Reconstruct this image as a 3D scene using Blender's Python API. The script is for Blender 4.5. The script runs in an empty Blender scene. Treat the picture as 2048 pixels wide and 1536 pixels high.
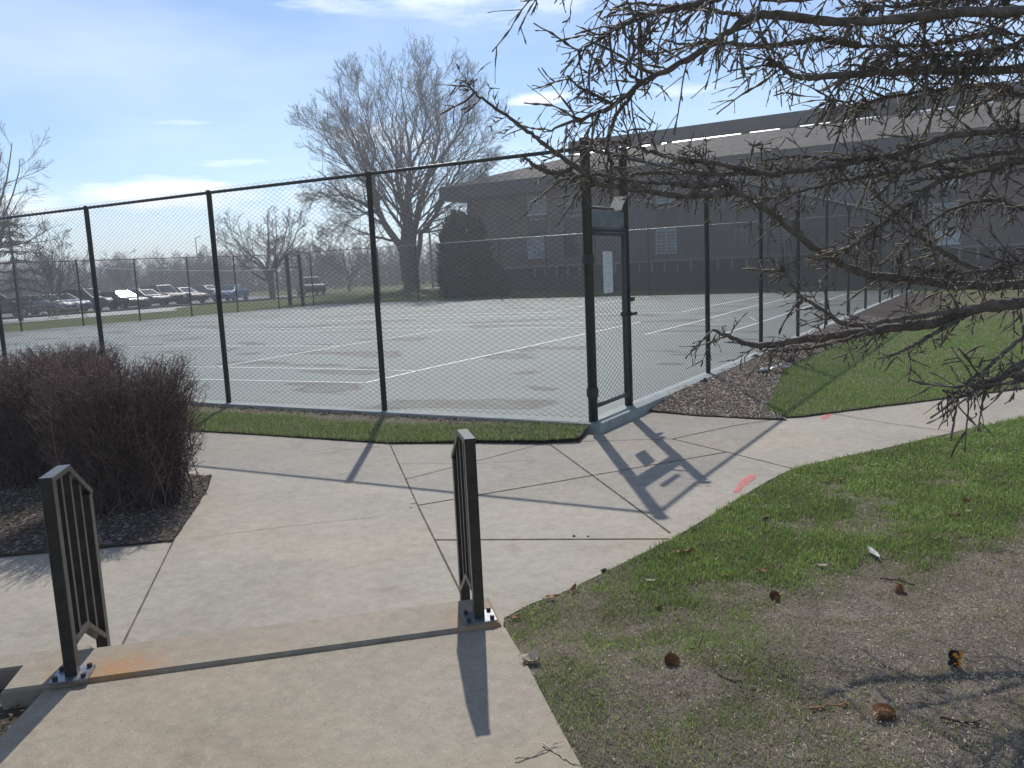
import bpy, math, random
import numpy as np
from mathutils import Matrix, Vector, noise as mnoise
from mathutils.geometry import delaunay_2d_cdt

random.seed(7)
rng = np.random.default_rng(7)
R_ = math.radians
scene = bpy.context.scene
COL = scene.collection

# ------------------------------------------------------------------ camera model (2048x1536 photo pixels)
FPX = 1630.08
YAW, PITCH, ROLL = -0.55666, 0.14166, 0.046539
CAM = np.array([8.7251, -9.6472, 1.7015])


def cam_axes():
    f = np.array([math.sin(YAW) * math.cos(PITCH), math.cos(YAW) * math.cos(PITCH), -math.sin(PITCH)])
    r = np.array([math.cos(YAW), -math.sin(YAW), 0.0])
    d = np.cross(f, r)
    c, s = math.cos(ROLL), math.sin(ROLL)
    return np.array([c * r + s * d, -s * r + c * d, f])


AX = cam_axes()


def ray(x, y):
    return np.array([(x - 1024) / FPX, (y - 768) / FPX, 1.0]) @ AX


def at(x, y, z=0.0):
    d = ray(x, y)
    return CAM + (z - CAM[2]) / d[2] * d


def atY(x, y, Y):
    d = ray(x, y)
    return CAM + (Y - CAM[1]) / d[1] * d


def atX(x, y, X):
    d = ray(x, y)
    return CAM + (X - CAM[0]) / d[0] * d


def atD(x, y, D):
    return CAM + D * ray(x, y)


def pix(P):
    q = (np.atleast_2d(P) - CAM) @ AX.T
    w = np.maximum(q[:, 2], 1e-3)
    return np.stack([1024 + FPX * q[:, 0] / w, 768 + FPX * q[:, 1] / w, q[:, 2]], 1)


# ------------------------------------------------------------------ materials
def nmat(name):
    m = bpy.data.materials.new(name)
    m.use_nodes = True
    nt = m.node_tree
    b = nt.nodes['Principled BSDF']
    return m, nt, b


def N(nt, kind, **kw):
    n = nt.nodes.new(kind)
    for k, v in kw.items():
        if k in n.inputs.keys():
            n.inputs[k].default_value = v
        else:
            setattr(n, k, v)
    return n


def ramp(nt, fac, stops):
    r = nt.nodes.new('ShaderNodeValToRGB')
    e = r.color_ramp.elements
    while len(e) < len(stops):
        e.new(0.5)
    for i, (p, c) in enumerate(stops):
        e[i].position = p
        e[i].color = (c[0], c[1], c[2], 1) if len(c) == 3 else c
    nt.links.new(fac, r.inputs[0])
    return r.outputs[0]


def mixc(nt, fac, a, b, mode='MIX'):
    n = nt.nodes.new('ShaderNodeMix')
    n.data_type = 'RGBA'
    n.blend_type = mode
    L = nt.links.new
    for s, v in ((0, fac), (6, a), (7, b)):
        if hasattr(v, 'is_linked') or hasattr(v, 'links'):
            L(v, n.inputs[s])
        elif s == 0:
            n.inputs[0].default_value = v
        else:
            n.inputs[s].default_value = (v[0], v[1], v[2], 1)
    return n.outputs[2]


def math_n(nt, op, a, b=None, clamp=False):
    n = nt.nodes.new('ShaderNodeMath')
    n.operation = op
    n.use_clamp = clamp
    for i, v in enumerate((a, b)):
        if v is None:
            continue
        if hasattr(v, 'links'):
            nt.links.new(v, n.inputs[i])
        else:
            n.inputs[i].default_value = v
    return n.outputs[0]


def noise_n(nt, scale, detail=4, vec=None, rough=0.55):
    n = N(nt, 'ShaderNodeTexNoise')
    n.inputs['Scale'].default_value = scale
    n.inputs['Detail'].default_value = detail
    n.inputs['Roughness'].default_value = rough
    if vec is not None:
        nt.links.new(vec, n.inputs['Vector'])
    return n.outputs['Fac']


def pos_n(nt):
    return N(nt, 'ShaderNodeNewGeometry').outputs['Position']


def bump_n(nt, b, h, strength=0.3, dist=0.01):
    n = N(nt, 'ShaderNodeBump')
    n.inputs['Strength'].default_value = strength
    n.inputs['Distance'].default_value = dist
    nt.links.new(h, n.inputs['Height'])
    nt.links.new(n.outputs[0], b.inputs['Normal'])


def simple(name, col, rough=0.6, metal=0.0, var=0.25, scale=6.0, bump=0.0, obj=True, spec=None):
    m, nt, b = nmat(name)
    tc = N(nt, 'ShaderNodeTexCoord').outputs['Object']
    f = noise_n(nt, scale, 5, tc)
    lo = [c * (1 - var) for c in col]
    hi = [min(1, c * (1 + var)) for c in col]
    nt.links.new(ramp(nt, f, [(0.3, lo), (0.7, hi)]), b.inputs['Base Color'])
    b.inputs['Roughness'].default_value = rough
    b.inputs['Metallic'].default_value = metal
    if spec is not None:
        b.inputs['Specular IOR Level'].default_value = spec
    if bump:
        bump_n(nt, b, noise_n(nt, scale * 6, 4, tc), bump, 0.01)
    return m


def attr_mat(name, rough=0.7, trans=0.0, spec=0.3):
    """colour from the mesh's own 'Col' attribute (each blade or chip has its own colour)"""
    m, nt, b = nmat(name)
    a = N(nt, 'ShaderNodeAttribute', attribute_name='Col')
    nt.links.new(a.outputs['Color'], b.inputs['Base Color'])
    b.inputs['Roughness'].default_value = rough
    b.inputs['Specular IOR Level'].default_value = spec
    if trans:
        t = N(nt, 'ShaderNodeBsdfTranslucent')
        nt.links.new(a.outputs['Color'], t.inputs['Color'])
        mx = N(nt, 'ShaderNodeMixShader')
        mx.inputs[0].default_value = trans
        out = nt.nodes['Material Output']
        nt.links.new(b.outputs[0], mx.inputs[1])
        nt.links.new(t.outputs[0], mx.inputs[2])
        nt.links.new(mx.outputs[0], out.inputs[0])
    return m


def concrete_mat(name, col, speck=1.0, rust=()):
    m, nt, b = nmat(name)
    P = pos_n(nt)
    f = noise_n(nt, 0.9, 6, P)
    c = ramp(nt, f, [(0.3, [x * 0.88 for x in col]), (0.55, col), (0.75, [x * 1.08 for x in col])])
    f0 = noise_n(nt, 0.55, 3, P, 0.5)
    c = mixc(nt, 0.6, c, ramp(nt, f0, [(0.38, (1.05, 1.0, 0.92)), (0.5, (0.97, 0.97, 0.97)), (0.62, (0.90, 0.92, 0.95)), (0.70, (1.03, 1.0, 0.95))]), 'MULTIPLY')

    fs = noise_n(nt, 3.3, 8, P, 0.75)
    c = mixc(nt, 0.5, c, ramp(nt, fs, [(0.34, (0.74, 0.70, 0.64)), (0.46, [1.0] * 3), (0.64, [1.0] * 3), (0.72, (1.10, 1.08, 1.05))]), 'MULTIPLY')
    f2 = noise_n(nt, 14, 6, P, 0.7)
    c = mixc(nt, 0.5, c, ramp(nt, f2, [(0.3, [0.62] * 3), (0.7, [1.25] * 3)]), 'MULTIPLY')
    # exposed aggregate: pale and dark grains
    v = N(nt, 'ShaderNodeTexVoronoi')
    v.inputs['Scale'].default_value = 120
    nt.links.new(P, v.inputs['Vector'])
    g = N(nt, 'ShaderNodeSeparateColor')
    nt.links.new(v.outputs['Color'], g.inputs[0])
    grain = ramp(nt, g.outputs[0], [(0.0, [0.55] * 3), (0.10, [0.9] * 3), (0.55, [1.0] * 3), (0.86, [1.12, 1.08, 1.0]), (0.95, [1.4, 1.36, 1.28])])
    near = ramp(nt, v.outputs['Distance'], [(0.25, [1] * 3), (0.5, [0] * 3)])
    nr = N(nt, 'ShaderNodeSeparateColor')
    nt.links.new(near, nr.inputs[0])
    c = mixc(nt, math_n(nt, 'MULTIPLY', nr.outputs[0], speck), c, mixc(nt, 1.0, c, grain, 'MULTIPLY'))
    v2 = N(nt, 'ShaderNodeTexVoronoi')
    v2.inputs['Scale'].default_value = 62
    nt.links.new(P, v2.inputs['Vector'])
    g2 = N(nt, 'ShaderNodeSeparateColor')
    nt.links.new(v2.outputs['Color'], g2.inputs[0])
    big = math_n(nt, 'MULTIPLY', math_n(nt, 'GREATER_THAN', g2.outputs[1], 0.93), math_n(nt, 'LESS_THAN', v2.outputs['Distance'], 0.15))
    c = mixc(nt, math_n(nt, 'MULTIPLY', big, 0.22 * speck), c, (0.60, 0.55, 0.47))
    for (px, py, rad, am) in rust:
        d = N(nt, 'ShaderNodeVectorMath', operation='DISTANCE')
        nt.links.new(P, d.inputs[0])
        d.inputs[1].default_value = (px, py, 0.08)
        dn = math_n(nt, 'ADD', math_n(nt, 'DIVIDE', d.outputs['Value'], rad), math_n(nt, 'MULTIPLY', math_n(nt, 'SUBTRACT', noise_n(nt, 26, 7, P, 0.75), 0.5), 3.0))
        k = ramp(nt, dn, [(0.25, [am] * 3), (0.55, [am * .45] * 3), (1.0, [0] * 3)])
        ks = N(nt, 'ShaderNodeSeparateColor')
        nt.links.new(k, ks.inputs[0])
        c = mixc(nt, ks.outputs[0], c, (0.36, 0.19, 0.08))
    nt.links.new(c, b.inputs['Base Color'])
    b.inputs['Roughness'].default_value = 0.75
    b.inputs['Specular IOR Level'].default_value = 0.35
    bump_n(nt, b, noise_n(nt, 60, 5, P, 0.7), 0.35, 0.006)
    return m


def court_mat():
    m, nt, b = nmat('court_paint')
    P = pos_n(nt)
    f = noise_n(nt, 0.25, 5, P)
    c = ramp(nt, f, [(0.3, (0.175, 0.205, 0.195)), (0.7, (0.218, 0.246, 0.232))])
    f2 = noise_n(nt, 5.0, 6, P, 0.7)
    c = mixc(nt, 0.35, c, ramp(nt, f2, [(0.3, [0.75] * 3), (0.7, [1.2] * 3)]), 'MULTIPLY')
    # old puddle stains
    mpc = N(nt, 'ShaderNodeMapping')
    mpc.inputs['Scale'].default_value = (0.42, 0.75, 1)
    mpc.inputs['Rotation'].default_value = (0, 0, 0.5)
    nt.links.new(P, mpc.inputs['Vector'])
    s = noise_n(nt, 1.0, 3, mpc.outputs[0], 0.4)
    k = ramp(nt, s, [(0.575, [0] * 3), (0.605, [0.85] * 3), (0.65, [0.5] * 3), (0.76, [0.75] * 3)])
    ks = N(nt, 'ShaderNodeSeparateColor')
    nt.links.new(k, ks.inputs[0])
    c = mixc(nt, ks.outputs[0], c, (0.088, 0.074, 0.066))
    nt.links.new(c, b.inputs['Base Color'])
    b.inputs['Roughness'].default_value = 0.72
    b.inputs['Specular IOR Level'].default_value = 0.3
    bump_n(nt, b, noise_n(nt, 160, 3, P), 0.15, 0.003)
    return m


def soil_mat(name, a, bcol, scale=9, bump=0.8):
    m, nt, b = nmat(name)
    P = pos_n(nt)
    f = noise_n(nt, scale, 8, P, 0.7)
    c = ramp(nt, f, [(0.3, a), (0.7, bcol)])
    f2 = noise_n(nt, 90, 3, P)
    c = mixc(nt, 0.6, c, ramp(nt, f2, [(0.35, [0.5] * 3), (0.65, [1.4] * 3)]), 'MULTIPLY')
    nt.links.new(c, b.inputs['Base Color'])
    b.inputs['Roughness'].default_value = 0.95
    b.inputs['Specular IOR Level'].default_value = 0.1
    bump_n(nt, b, f2, bump, 0.015)
    return m


def lawn_mat():
    """ground of the lawn: 'Col' says where it is sod and where it is bare"""
    m, nt, b = nmat('lawn_ground')
    P = pos_n(nt)
    a = N(nt, 'ShaderNodeAttribute', attribute_name='Col')
    s = N(nt, 'ShaderNodeSeparateColor')
    nt.links.new(a.outputs['Color'], s.inputs[0])
    f = noise_n(nt, 7, 8, P, 0.7)
    bare = ramp(nt, f, [(0.3, (0.19, 0.155, 0.122)), (0.5, (0.285, 0.236, 0.19)), (0.72, (0.39, 0.332, 0.275))])
    sod = ramp(nt, f, [(0.3, (0.085, 0.092, 0.035)), (0.7, (0.16, 0.15, 0.075))])
    c = mixc(nt, s.outputs[0], bare, sod)
    f2 = noise_n(nt, 120, 4, P, 0.7)
    c = mixc(nt, 0.7, c, ramp(nt, f2, [(0.3, [0.5] * 3), (0.68, [1.35] * 3)]), 'MULTIPLY')
    nt.links.new(c, b.inputs['Base Color'])
    b.inputs['Roughness'].default_value = 0.95
    b.inputs['Specular IOR Level'].default_value = 0.1
    bump_n(nt, b, f2, 1.0, 0.02)
    return m


def ground_mat():
    m, nt, b = nmat('ground_grass')
    P = pos_n(nt)
    f = noise_n(nt, 0.35, 6, P, 0.65)
    c = ramp(nt, f, [(0.3, (0.075, 0.105, 0.03)), (0.6, (0.12, 0.135, 0.05)), (0.8, (0.17, 0.15, 0.08))])
    f2 = noise_n(nt, 22, 5, P, 0.75)
    c = mixc(nt, 0.7, c, ramp(nt, f2, [(0.3, [0.5] * 3), (0.7, [1.4] * 3)]), 'MULTIPLY')
    nt.links.new(c, b.inputs['Base Color'])
    b.inputs['Roughness'].default_value = 0.95
    b.inputs['Specular IOR Level'].default_value = 0.1
    bump_n(nt, b, f2, 0.8, 0.05)
    return m


def brick_mat():
    m, nt, b = nmat('brick')
    tc = N(nt, 'ShaderNodeTexCoord').outputs['Object']
    mp = N(nt, 'ShaderNodeMapping')
    mp.inputs['Rotation'].default_value = (R_(90), 0, 0)
    nt.links.new(tc, mp.inputs['Vector'])
    br = N(nt, 'ShaderNodeTexBrick')
    nt.links.new(mp.outputs[0], br.inputs['Vector'])
    br.inputs['Color1'].default_value = (0.165, 0.105, 0.082, 1)
    br.inputs['Color2'].default_value = (0.105, 0.067, 0.054, 1)
    br.inputs['Mortar'].default_value = (0.15, 0.138, 0.125, 1)
    br.inputs['Scale'].default_value = 1.0
    br.inputs['Brick Width'].default_value = 0.23
    br.inputs['Row Height'].default_value = 0.08
    br.inputs['Mortar Size'].default_value = 0.01
    f = noise_n(nt, 1.3, 5, tc)
    c = mixc(nt, 0.6, br.outputs['Color'], ramp(nt, f, [(0.3, [0.7] * 3), (0.7, [1.3] * 3)]), 'MULTIPLY')
    nt.links.new(c, b.inputs['Base Color'])
    b.inputs['Roughness'].default_value = 0.9
    return m


def glass_mat(name, col=(0.03, 0.04, 0.05), rough=0.08):
    m, nt, b = nmat(name)
    b.inputs['Base Color'].default_value = (*col, 1)
    b.inputs['Roughness'].default_value = rough
    b.inputs['Specular IOR Level'].default_value = 0.8
    f = noise_n(nt, 1.5, 3, N(nt, 'ShaderNodeTexCoord').outputs['Object'])
    nt.links.new(ramp(nt, f, [(0.3, [c * 0.7 for c in col]), (0.7, [c * 1.4 for c in col])]), b.inputs['Base Color'])
    return m


def paint_mat(name, col):
    m, nt, b = nmat(name)
    f = noise_n(nt, 2.0, 5, N(nt, 'ShaderNodeTexCoord').outputs['Object'])
    nt.links.new(ramp(nt, f, [(0.3, [c * 0.85 for c in col]), (0.7, [min(1, c * 1.1) for c in col])]), b.inputs['Base Color'])
    b.inputs['Roughness'].default_value = 0.42
    b.inputs['Coat Weight'].default_value = 0.15
    b.inputs['Coat Roughness'].default_value = 0.06
    return m


def chip_paint_mat(name, col, hole=0.45, scale=40):
    """worn sprayed or rolled paint: patchy, with bare spots"""
    m, nt, b = nmat(name)
    P = pos_n(nt)
    f = noise_n(nt, scale, 6, P, 0.75)
    t = N(nt, 'ShaderNodeBsdfTransparent')
    mx = N(nt, 'ShaderNodeMixShader')
    k = ramp(nt, f, [(hole - 0.06, [0] * 3), (hole + 0.06, [1] * 3)])
    ks = N(nt, 'ShaderNodeSeparateColor')
    nt.links.new(k, ks.inputs[0])
    nt.links.new(ks.outputs[0], mx.inputs[0])
    nt.links.new(t.outputs[0], mx.inputs[1])
    nt.links.new(b.outputs[0], mx.inputs[2])
    nt.links.new(mx.outputs[0], nt.nodes['Material Output'].inputs[0])
    b.inputs['Base Color'].default_value = (*col, 1)
    b.inputs['Roughness'].default_value = 0.7
    return m


# ------------------------------------------------------------------ mesh builder
class MB:
    def __init__(self):
        self.V, self.F, self.C, self.n = [], [], [], 0

    def add(self, verts, faces, mi=0, cols=None):
        v = np.asarray(verts, float).reshape(-1, 3)
        if len(v) == 0:
            return
        if isinstance(faces, np.ndarray):
            groups = {faces.shape[1]: faces}
        else:
            groups = {}
            for f in faces:
                groups.setdefault(len(f), []).append(f)
        for k, g in groups.items():
            self.F.append((np.asarray(g, np.int64) + self.n, mi))
        self.V.append(v)
        self.C.append(np.ones((len(v), 3)) * 0.5 if cols is None else np.asarray(cols, float))
        self.n += len(v)

    def face(self, pts, mi=0):
        self.add(pts, [tuple(range(len(pts)))], mi)

    def prism(self, poly, z0, z1, mi=0, side=None, bottom=False):
        """poly: list of xy (counter clockwise) between z0 and z1 (numbers or per-vertex)"""
        n = len(poly)
        a = [(p[0], p[1], z0) for p in poly]
        b = [(p[0], p[1], z1) for p in poly]
        area = sum(poly[i][0] * poly[(i + 1) % n][1] - poly[(i + 1) % n][0] * poly[i][1] for i in range(n))
        top = list(range(n, 2 * n))
        if area < 0:
            top.reverse()
        self.add(a + b, [tuple(top)], mi)
        s = [(i, (i + 1) % n, n + (i + 1) % n, n + i) for i in range(n)]
        if area < 0:
            s = [t[::-1] for t in s]
        if bottom:
            s.append(tuple(reversed([t - n for t in top])))
        self.add(a + b, s, mi if side is None else side)

    def box(self, c, s, rz=0.0, mi=0):
        hx, hy, hz = s[0] / 2, s[1] / 2, s[2] / 2
        cs, sn = math.cos(rz), math.sin(rz)
        v = []
        for dz in (-hz, hz):
            for dx, dy in ((-hx, -hy), (hx, -hy), (hx, hy), (-hx, hy)):
                v.append((c[0] + dx * cs - dy * sn, c[1] + dx * sn + dy * cs, c[2] + dz))
        self.add(v, [(0, 3, 2, 1), (4, 5, 6, 7), (0, 1, 5, 4), (1, 2, 6, 5), (2, 3, 7, 6), (3, 0, 4, 7)], mi)

    def beam(self, p, q, w, h, up=(0, 0, 1), mi=0, bev=0.0):
        p, q, up = map(lambda a: np.array(a, float), (p, q, up))
        t = q - p
        t /= np.linalg.norm(t)
        s = np.cross(t, up)
        s /= np.linalg.norm(s)
        u = np.cross(s, t)
        if bev > 0:
            o = [(w / 2, h / 2 - bev), (w / 2 - bev, h / 2), (-w / 2 + bev, h / 2), (-w / 2, h / 2 - bev),
                 (-w / 2, -h / 2 + bev), (-w / 2 + bev, -h / 2), (w / 2 - bev, -h / 2), (w / 2, -h / 2 + bev)]
        else:
            o = [(w / 2, h / 2), (-w / 2, h / 2), (-w / 2, -h / 2), (w / 2, -h / 2)]
        k = len(o)
        v = [p + a * s + b * u for a, b in o] + [q + a * s + b * u for a, b in o]
        f = [(i, i + k, (i + 1) % k + k, (i + 1) % k) for i in range(k)]
        self.add(v, f + [tuple(range(k)), tuple(reversed(range(k, 2 * k)))], mi)

    def tubes(self, P, Rr, n=4, mi=0, cols=None):
        """many tubes at once. P (N,K,3), Rr (N,K)"""
        P = np.asarray(P, float)
        Rr = np.asarray(Rr, float)
        if P.ndim == 2:
            P, Rr = P[None], Rr[None]
        Nn, K, _ = P.shape
        T = np.gradient(P, axis=1)
        T /= np.linalg.norm(T, axis=2, keepdims=True) + 1e-12
        ch = P[:, -1] - P[:, 0]
        ch /= np.linalg.norm(ch, axis=1, keepdims=True) + 1e-12
        ref = np.where(np.abs(ch[:, 2:3]) < 0.8, np.array([[0, 0, 1.0]]), np.array([[1.0, 0, 0]]))[:, None, :]
        A = ref - (ref * T).sum(2, keepdims=True) * T
        A /= np.linalg.norm(A, axis=2, keepdims=True) + 1e-12
        B = np.cross(T, A)
        th = np.arange(n) * 2 * math.pi / n
        ring = A[:, :, None, :] * np.cos(th)[None, None, :, None] + B[:, :, None, :] * np.sin(th)[None, None, :, None]
        V = P[:, :, None, :] + ring * Rr[:, :, None, None]
        idx = np.arange(Nn * K * n).reshape(Nn, K, n)
        a = idx[:, :-1, :]
        b = np.roll(idx, -1, axis=2)[:, :-1, :]
        c = np.roll(idx, -1, axis=2)[:, 1:, :]
        d = idx[:, 1:, :]
        F = np.stack([a, b, c, d], -1).reshape(-1, 4)
        cc = None
        if cols is not None:
            cc = np.repeat(np.asarray(cols), K * n, axis=0)
        self.add(V.reshape(-1, 3), F, mi, cc)
        if n >= 3:
            caps = np.concatenate([idx[:, -1, :], idx[:, 0, ::-1]], 0)
            self.F.append((caps + (self.n - Nn * K * n), mi))

    def lathe(self, prof, c=(0, 0, 0), n=16, mi=0, axis='z'):
        """prof list of (r, h) from bottom to top"""
        v = []
        for r, h in prof:
            for i in range(n):
                a = 2 * math.pi * i / n
                p = (r * math.cos(a), r * math.sin(a), h)
                if axis == 'y':
                    p = (p[0], h, -p[1])
                v.append((c[0] + p[0], c[1] + p[1], c[2] + p[2]))
        f = []
        for k in range(len(prof) - 1):
            for i in range(n):
                f.append((k * n + i, k * n + (i + 1) % n, (k + 1) * n + (i + 1) % n, (k + 1) * n + i))
        f.append(tuple(reversed(range(n))))
        f.append(tuple(range((len(prof) - 1) * n, len(prof) * n)))
        self.add(v, f, mi)

    def build(self, name, mats, parent=None, origin=(0, 0, 0), smooth=False, col=False):
        me = bpy.data.meshes.new(name)
        V = np.concatenate(self.V) - np.array(origin)
        loops = np.concatenate([f.reshape(-1) for f, _ in self.F])
        tot = np.concatenate([np.full(len(f), f.shape[1]) for f, _ in self.F])
        mi = np.concatenate([np.full(len(f), m) for f, m in self.F])
        me.vertices.add(len(V))
        me.vertices.foreach_set('co', V.astype(np.float32).ravel())
        me.loops.add(len(loops))
        me.loops.foreach_set('vertex_index', loops.astype(np.int32))
        me.polygons.add(len(tot))
        st = np.concatenate([[0], np.cumsum(tot)[:-1]])
        me.polygons.foreach_set('loop_start', st.astype(np.int32))
        me.polygons.foreach_set('loop_total', tot.astype(np.int32))
        me.polygons.foreach_set('material_index', mi.astype(np.int32))
        if name in ('crown', 'twigs', 'stem', 'chain_link', 'far_wood', 'fallen_twig', 'dry_leaf', 'grey_leaf', 'dark_stone', 'tyre'):
            smooth = True
        me.polygons.foreach_set('use_smooth', np.full(len(tot), bool(smooth)))
        if col:
            at_ = me.color_attributes.new('Col', 'FLOAT_COLOR', 'POINT')
            C = np.concatenate(self.C)
            C = np.concatenate([C, np.ones((len(C), 1))], 1)
            at_.data.foreach_set('color', C.astype(np.float32).ravel())
        me.update(calc_edges=True)
        me.validate()
        for m in (mats if isinstance(mats, (list, tuple)) else [mats]):
            me.materials.append(m)
        o = bpy.data.objects.new(name, me)
        COL.objects.link(o)
        if parent is not None:
            o.parent = parent
        else:
            o.location = origin
        return o


def thing(name, label, cat, loc=(0, 0, 0), group=None, rz=0.0):
    o = bpy.data.objects.new(name, None)
    o.empty_display_size = 0.2
    COL.objects.link(o)
    o.location = loc
    o.rotation_euler = (0, 0, rz)
    return tag(o, label, cat, group)


def tag(o, label, cat, group=None):
    o['label'] = label
    o['category'] = cat
    if group:
        o['group'] = group
    return o


def struct(o, label=None, cat=None, kind='structure'):
    o['kind'] = kind
    if label:
        o['label'] = label
    if cat:
        o['category'] = cat
    return o


def inpoly(P, poly):
    x, y = P[:, 0], P[:, 1]
    r = np.zeros(len(P), bool)
    n = len(poly)
    for i in range(n):
        x1, y1 = poly[i][:2]
        x2, y2 = poly[(i + 1) % n][:2]
        c = ((y1 > y) != (y2 > y)) & (x < (x2 - x1) * (y - y1) / (y2 - y1 + 1e-12) + x1)
        r ^= c
    return r


def sample_poly(poly, n):
    a = np.array([p[:2] for p in poly])
    lo, hi = a.min(0), a.max(0)
    P = lo + rng.random((n, 2)) * (hi - lo)
    return P[inpoly(P, a)]


def vnoise(P, s, seed=0.0):
    """cheap smooth value noise on xy, vectorised, 0..1"""
    x = P[:, 0] * s + seed * 17.3
    y = P[:, 1] * s - seed * 9.1
    xi, yi = np.floor(x), np.floor(y)
    fx, fy = x - xi, y - yi
    fx, fy = fx * fx * (3 - 2 * fx), fy * fy * (3 - 2 * fy)

    def h(a, b):
        v = np.sin(a * 127.1 + b * 311.7 + seed) * 43758.5453
        return v - np.floor(v)
    return (h(xi, yi) * (1 - fx) + h(xi + 1, yi) * fx) * (1 - fy) + (h(xi, yi + 1) * (1 - fx) + h(xi + 1, yi + 1) * fx) * fy


def fbm(P, s, seed=0.0, o=4):
    r, a, t = 0, 1.0, 0
    for k in range(o):
        r = r + a * vnoise(P, s * 2 ** k, seed + k * 3.7)
        t += a
        a *= 0.55
    return r / t


# ------------------------------------------------------------------ palette
M_conc_ = None  # made once the rail posts are known
M_court = court_mat()
M_white = chip_paint_mat('line_paint', (0.80, 0.81, 0.79), 0.30, 30)
M_edge = simple('court_edge_concrete', (0.29, 0.325, 0.32), 0.8, var=0.2, scale=5)
M_ground = ground_mat()
M_thatch = soil_mat('lawn_thatch', (0.075, 0.07, 0.035), (0.17, 0.15, 0.095), 11)
M_lawn = lawn_mat()
M_soil = soil_mat('bed_soil', (0.05, 0.038, 0.03), (0.12, 0.095, 0.075), 14)
M_joint = soil_mat('joint_filler', (0.095, 0.075, 0.055), (0.17, 0.14, 0.11), 20, 0.3)
M_blade = attr_mat('grass_blade', 0.45, 0.42, 0.5)
M_chip = attr_mat('wood_chip', 0.8, 0.0, 0.3)
M_post = simple('fence_black_vinyl', (0.020, 0.024, 0.024), 0.42, var=0.3, scale=12)
M_wire = simple('fence_wire_vinyl', (0.022, 0.027, 0.026), 0.45, var=0.2, scale=20)
M_galv = simple('worn_wire', (0.30, 0.32, 0.32), 0.4, 0.7, 0.25, 15)
M_gate = simple('gate_grey_green_paint', (0.050, 0.062, 0.060), 0.5, var=0.3, scale=14)
M_rail = simple('rail_bronze_paint', (0.026, 0.023, 0.019), 0.42, var=0.45, scale=18, spec=0.32)
_b = M_rail.node_tree.nodes['Principled BSDF']
_b.inputs['Coat Weight'].default_value = 0.30
_b.inputs['Coat Roughness'].default_value = 0.2
M_plate = simple('rail_base_plate', (0.26, 0.29, 0.33), 0.3, 0.6, 0.3, 25)
_nt = M_plate.node_tree
_pb = _nt.nodes['Principled BSDF']
_old = _pb.inputs['Base Color'].links[0].from_socket
_k = ramp(_nt, noise_n(_nt, 32, 6, pos_n(_nt), 0.75), [(0.42, [0] * 3), (0.72, [.75] * 3)])
_nt.links.new(mixc(_nt, _k, _old, (0.19, 0.13, 0.10)), _pb.inputs['Base Color'])
_nt2 = M_rail.node_tree
_rb = _nt2.nodes['Principled BSDF']
_old2 = _rb.inputs['Base Color'].links[0].from_socket
_k2 = ramp(_nt2, noise_n(_nt2, 45, 7, pos_n(_nt2), 0.8), [(0.60, [0] * 3), (0.68, [1] * 3)])
_nt2.links.new(mixc(_nt2, _k2, _old2, (0.085, 0.06, 0.045)), _rb.inputs['Base Color'])
M_bolt = simple('dark_bolt', (0.02, 0.02, 0.022), 0.5)
M_sign = simple('sign_white_aluminium', (0.74, 0.75, 0.74), 0.5, var=0.06, scale=4)
M_ink = simple('sign_faded_ink', (0.42, 0.44, 0.45), 0.6)
M_tan = simple('tan_plate', (0.60, 0.53, 0.43), 0.6, var=0.15)
M_board = simple('gate_board', (0.17, 0.19, 0.19), 0.7, var=0.25, scale=9)
M_red = chip_paint_mat('red_marking_paint', (0.70, 0.14, 0.14), 0.49, 110)
M_bark = simple('larch_bark', (0.15, 0.12, 0.095), 0.85, var=0.5, scale=20, bump=0.8)
M_twig = simple('larch_twig', (0.135, 0.105, 0.082), 0.7, var=0.5, scale=30)
M_moss = simple('larch_lichen_twig', (0.20, 0.165, 0.10), 0.8, var=0.5, scale=12)
M_tree = simple('bare_tree_bark', (0.098, 0.079, 0.066), 0.85, var=0.35, scale=2)
M_tree2 = simple('bare_tree_bark_brown', (0.105, 0.084, 0.068), 0.85, var=0.35, scale=2)
M_hedge = attr_mat('hedge_twig', 0.7, 0.0, 0.25)
M_ever = attr_mat('evergreen_leaf', 0.6, 0.15, 0.3)
M_wood = attr_mat('far_wood', 0.9, 0.0, 0.1)
M_brick = brick_mat()
M_roof = simple('roof_shingle', (0.125, 0.112, 0.098), 0.9, var=0.3, scale=2.5, bump=0.6, spec=0.15)
M_fascia = simple('fascia_dark', (0.030, 0.034, 0.034), 0.6, var=0.25, scale=3)
M_soffit = simple('soffit', (0.10, 0.095, 0.09), 0.8)
M_screen = simple('roof_screen', (0.030, 0.029, 0.029), 0.6, var=0.3, scale=2)
M_metal = simple('glint_strip_metal', (0.75, 0.76, 0.78), 0.42, 1.0, 0.08, 3)
M_wframe = simple('window_frame', (0.36, 0.38, 0.40), 0.5, var=0.1)
M_wdark = simple('spandrel_dark', (0.035, 0.037, 0.04), 0.5)
M_wlight = simple('spandrel_white', (0.46, 0.48, 0.50), 0.6, var=0.12)
M_ledge = simple('stone_ledge', (0.18, 0.172, 0.165), 0.8, var=0.2)
M_base = simple('basement_wall', (0.035, 0.034, 0.034), 0.9, var=0.3, scale=3)
M_siding = simple('lap_siding', (0.105, 0.100, 0.097), 0.8, var=0.2, scale=2)
M_pane = glass_mat('window_pane')
M_road = simple('road_asphalt', (0.40, 0.385, 0.365), 0.75, var=0.15, scale=0.3)
M_lot = simple('parking_asphalt', (0.12, 0.118, 0.115), 0.85, var=0.25, scale=0.4)
M_tyre = simple('tyre_rubber', (0.015, 0.015, 0.016), 0.8)
M_rim = simple('wheel_rim', (0.35, 0.36, 0.37), 0.35, 0.8)
M_lens = glass_mat('lamp_lens', (0.5, 0.5, 0.5), 0.1)
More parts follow.
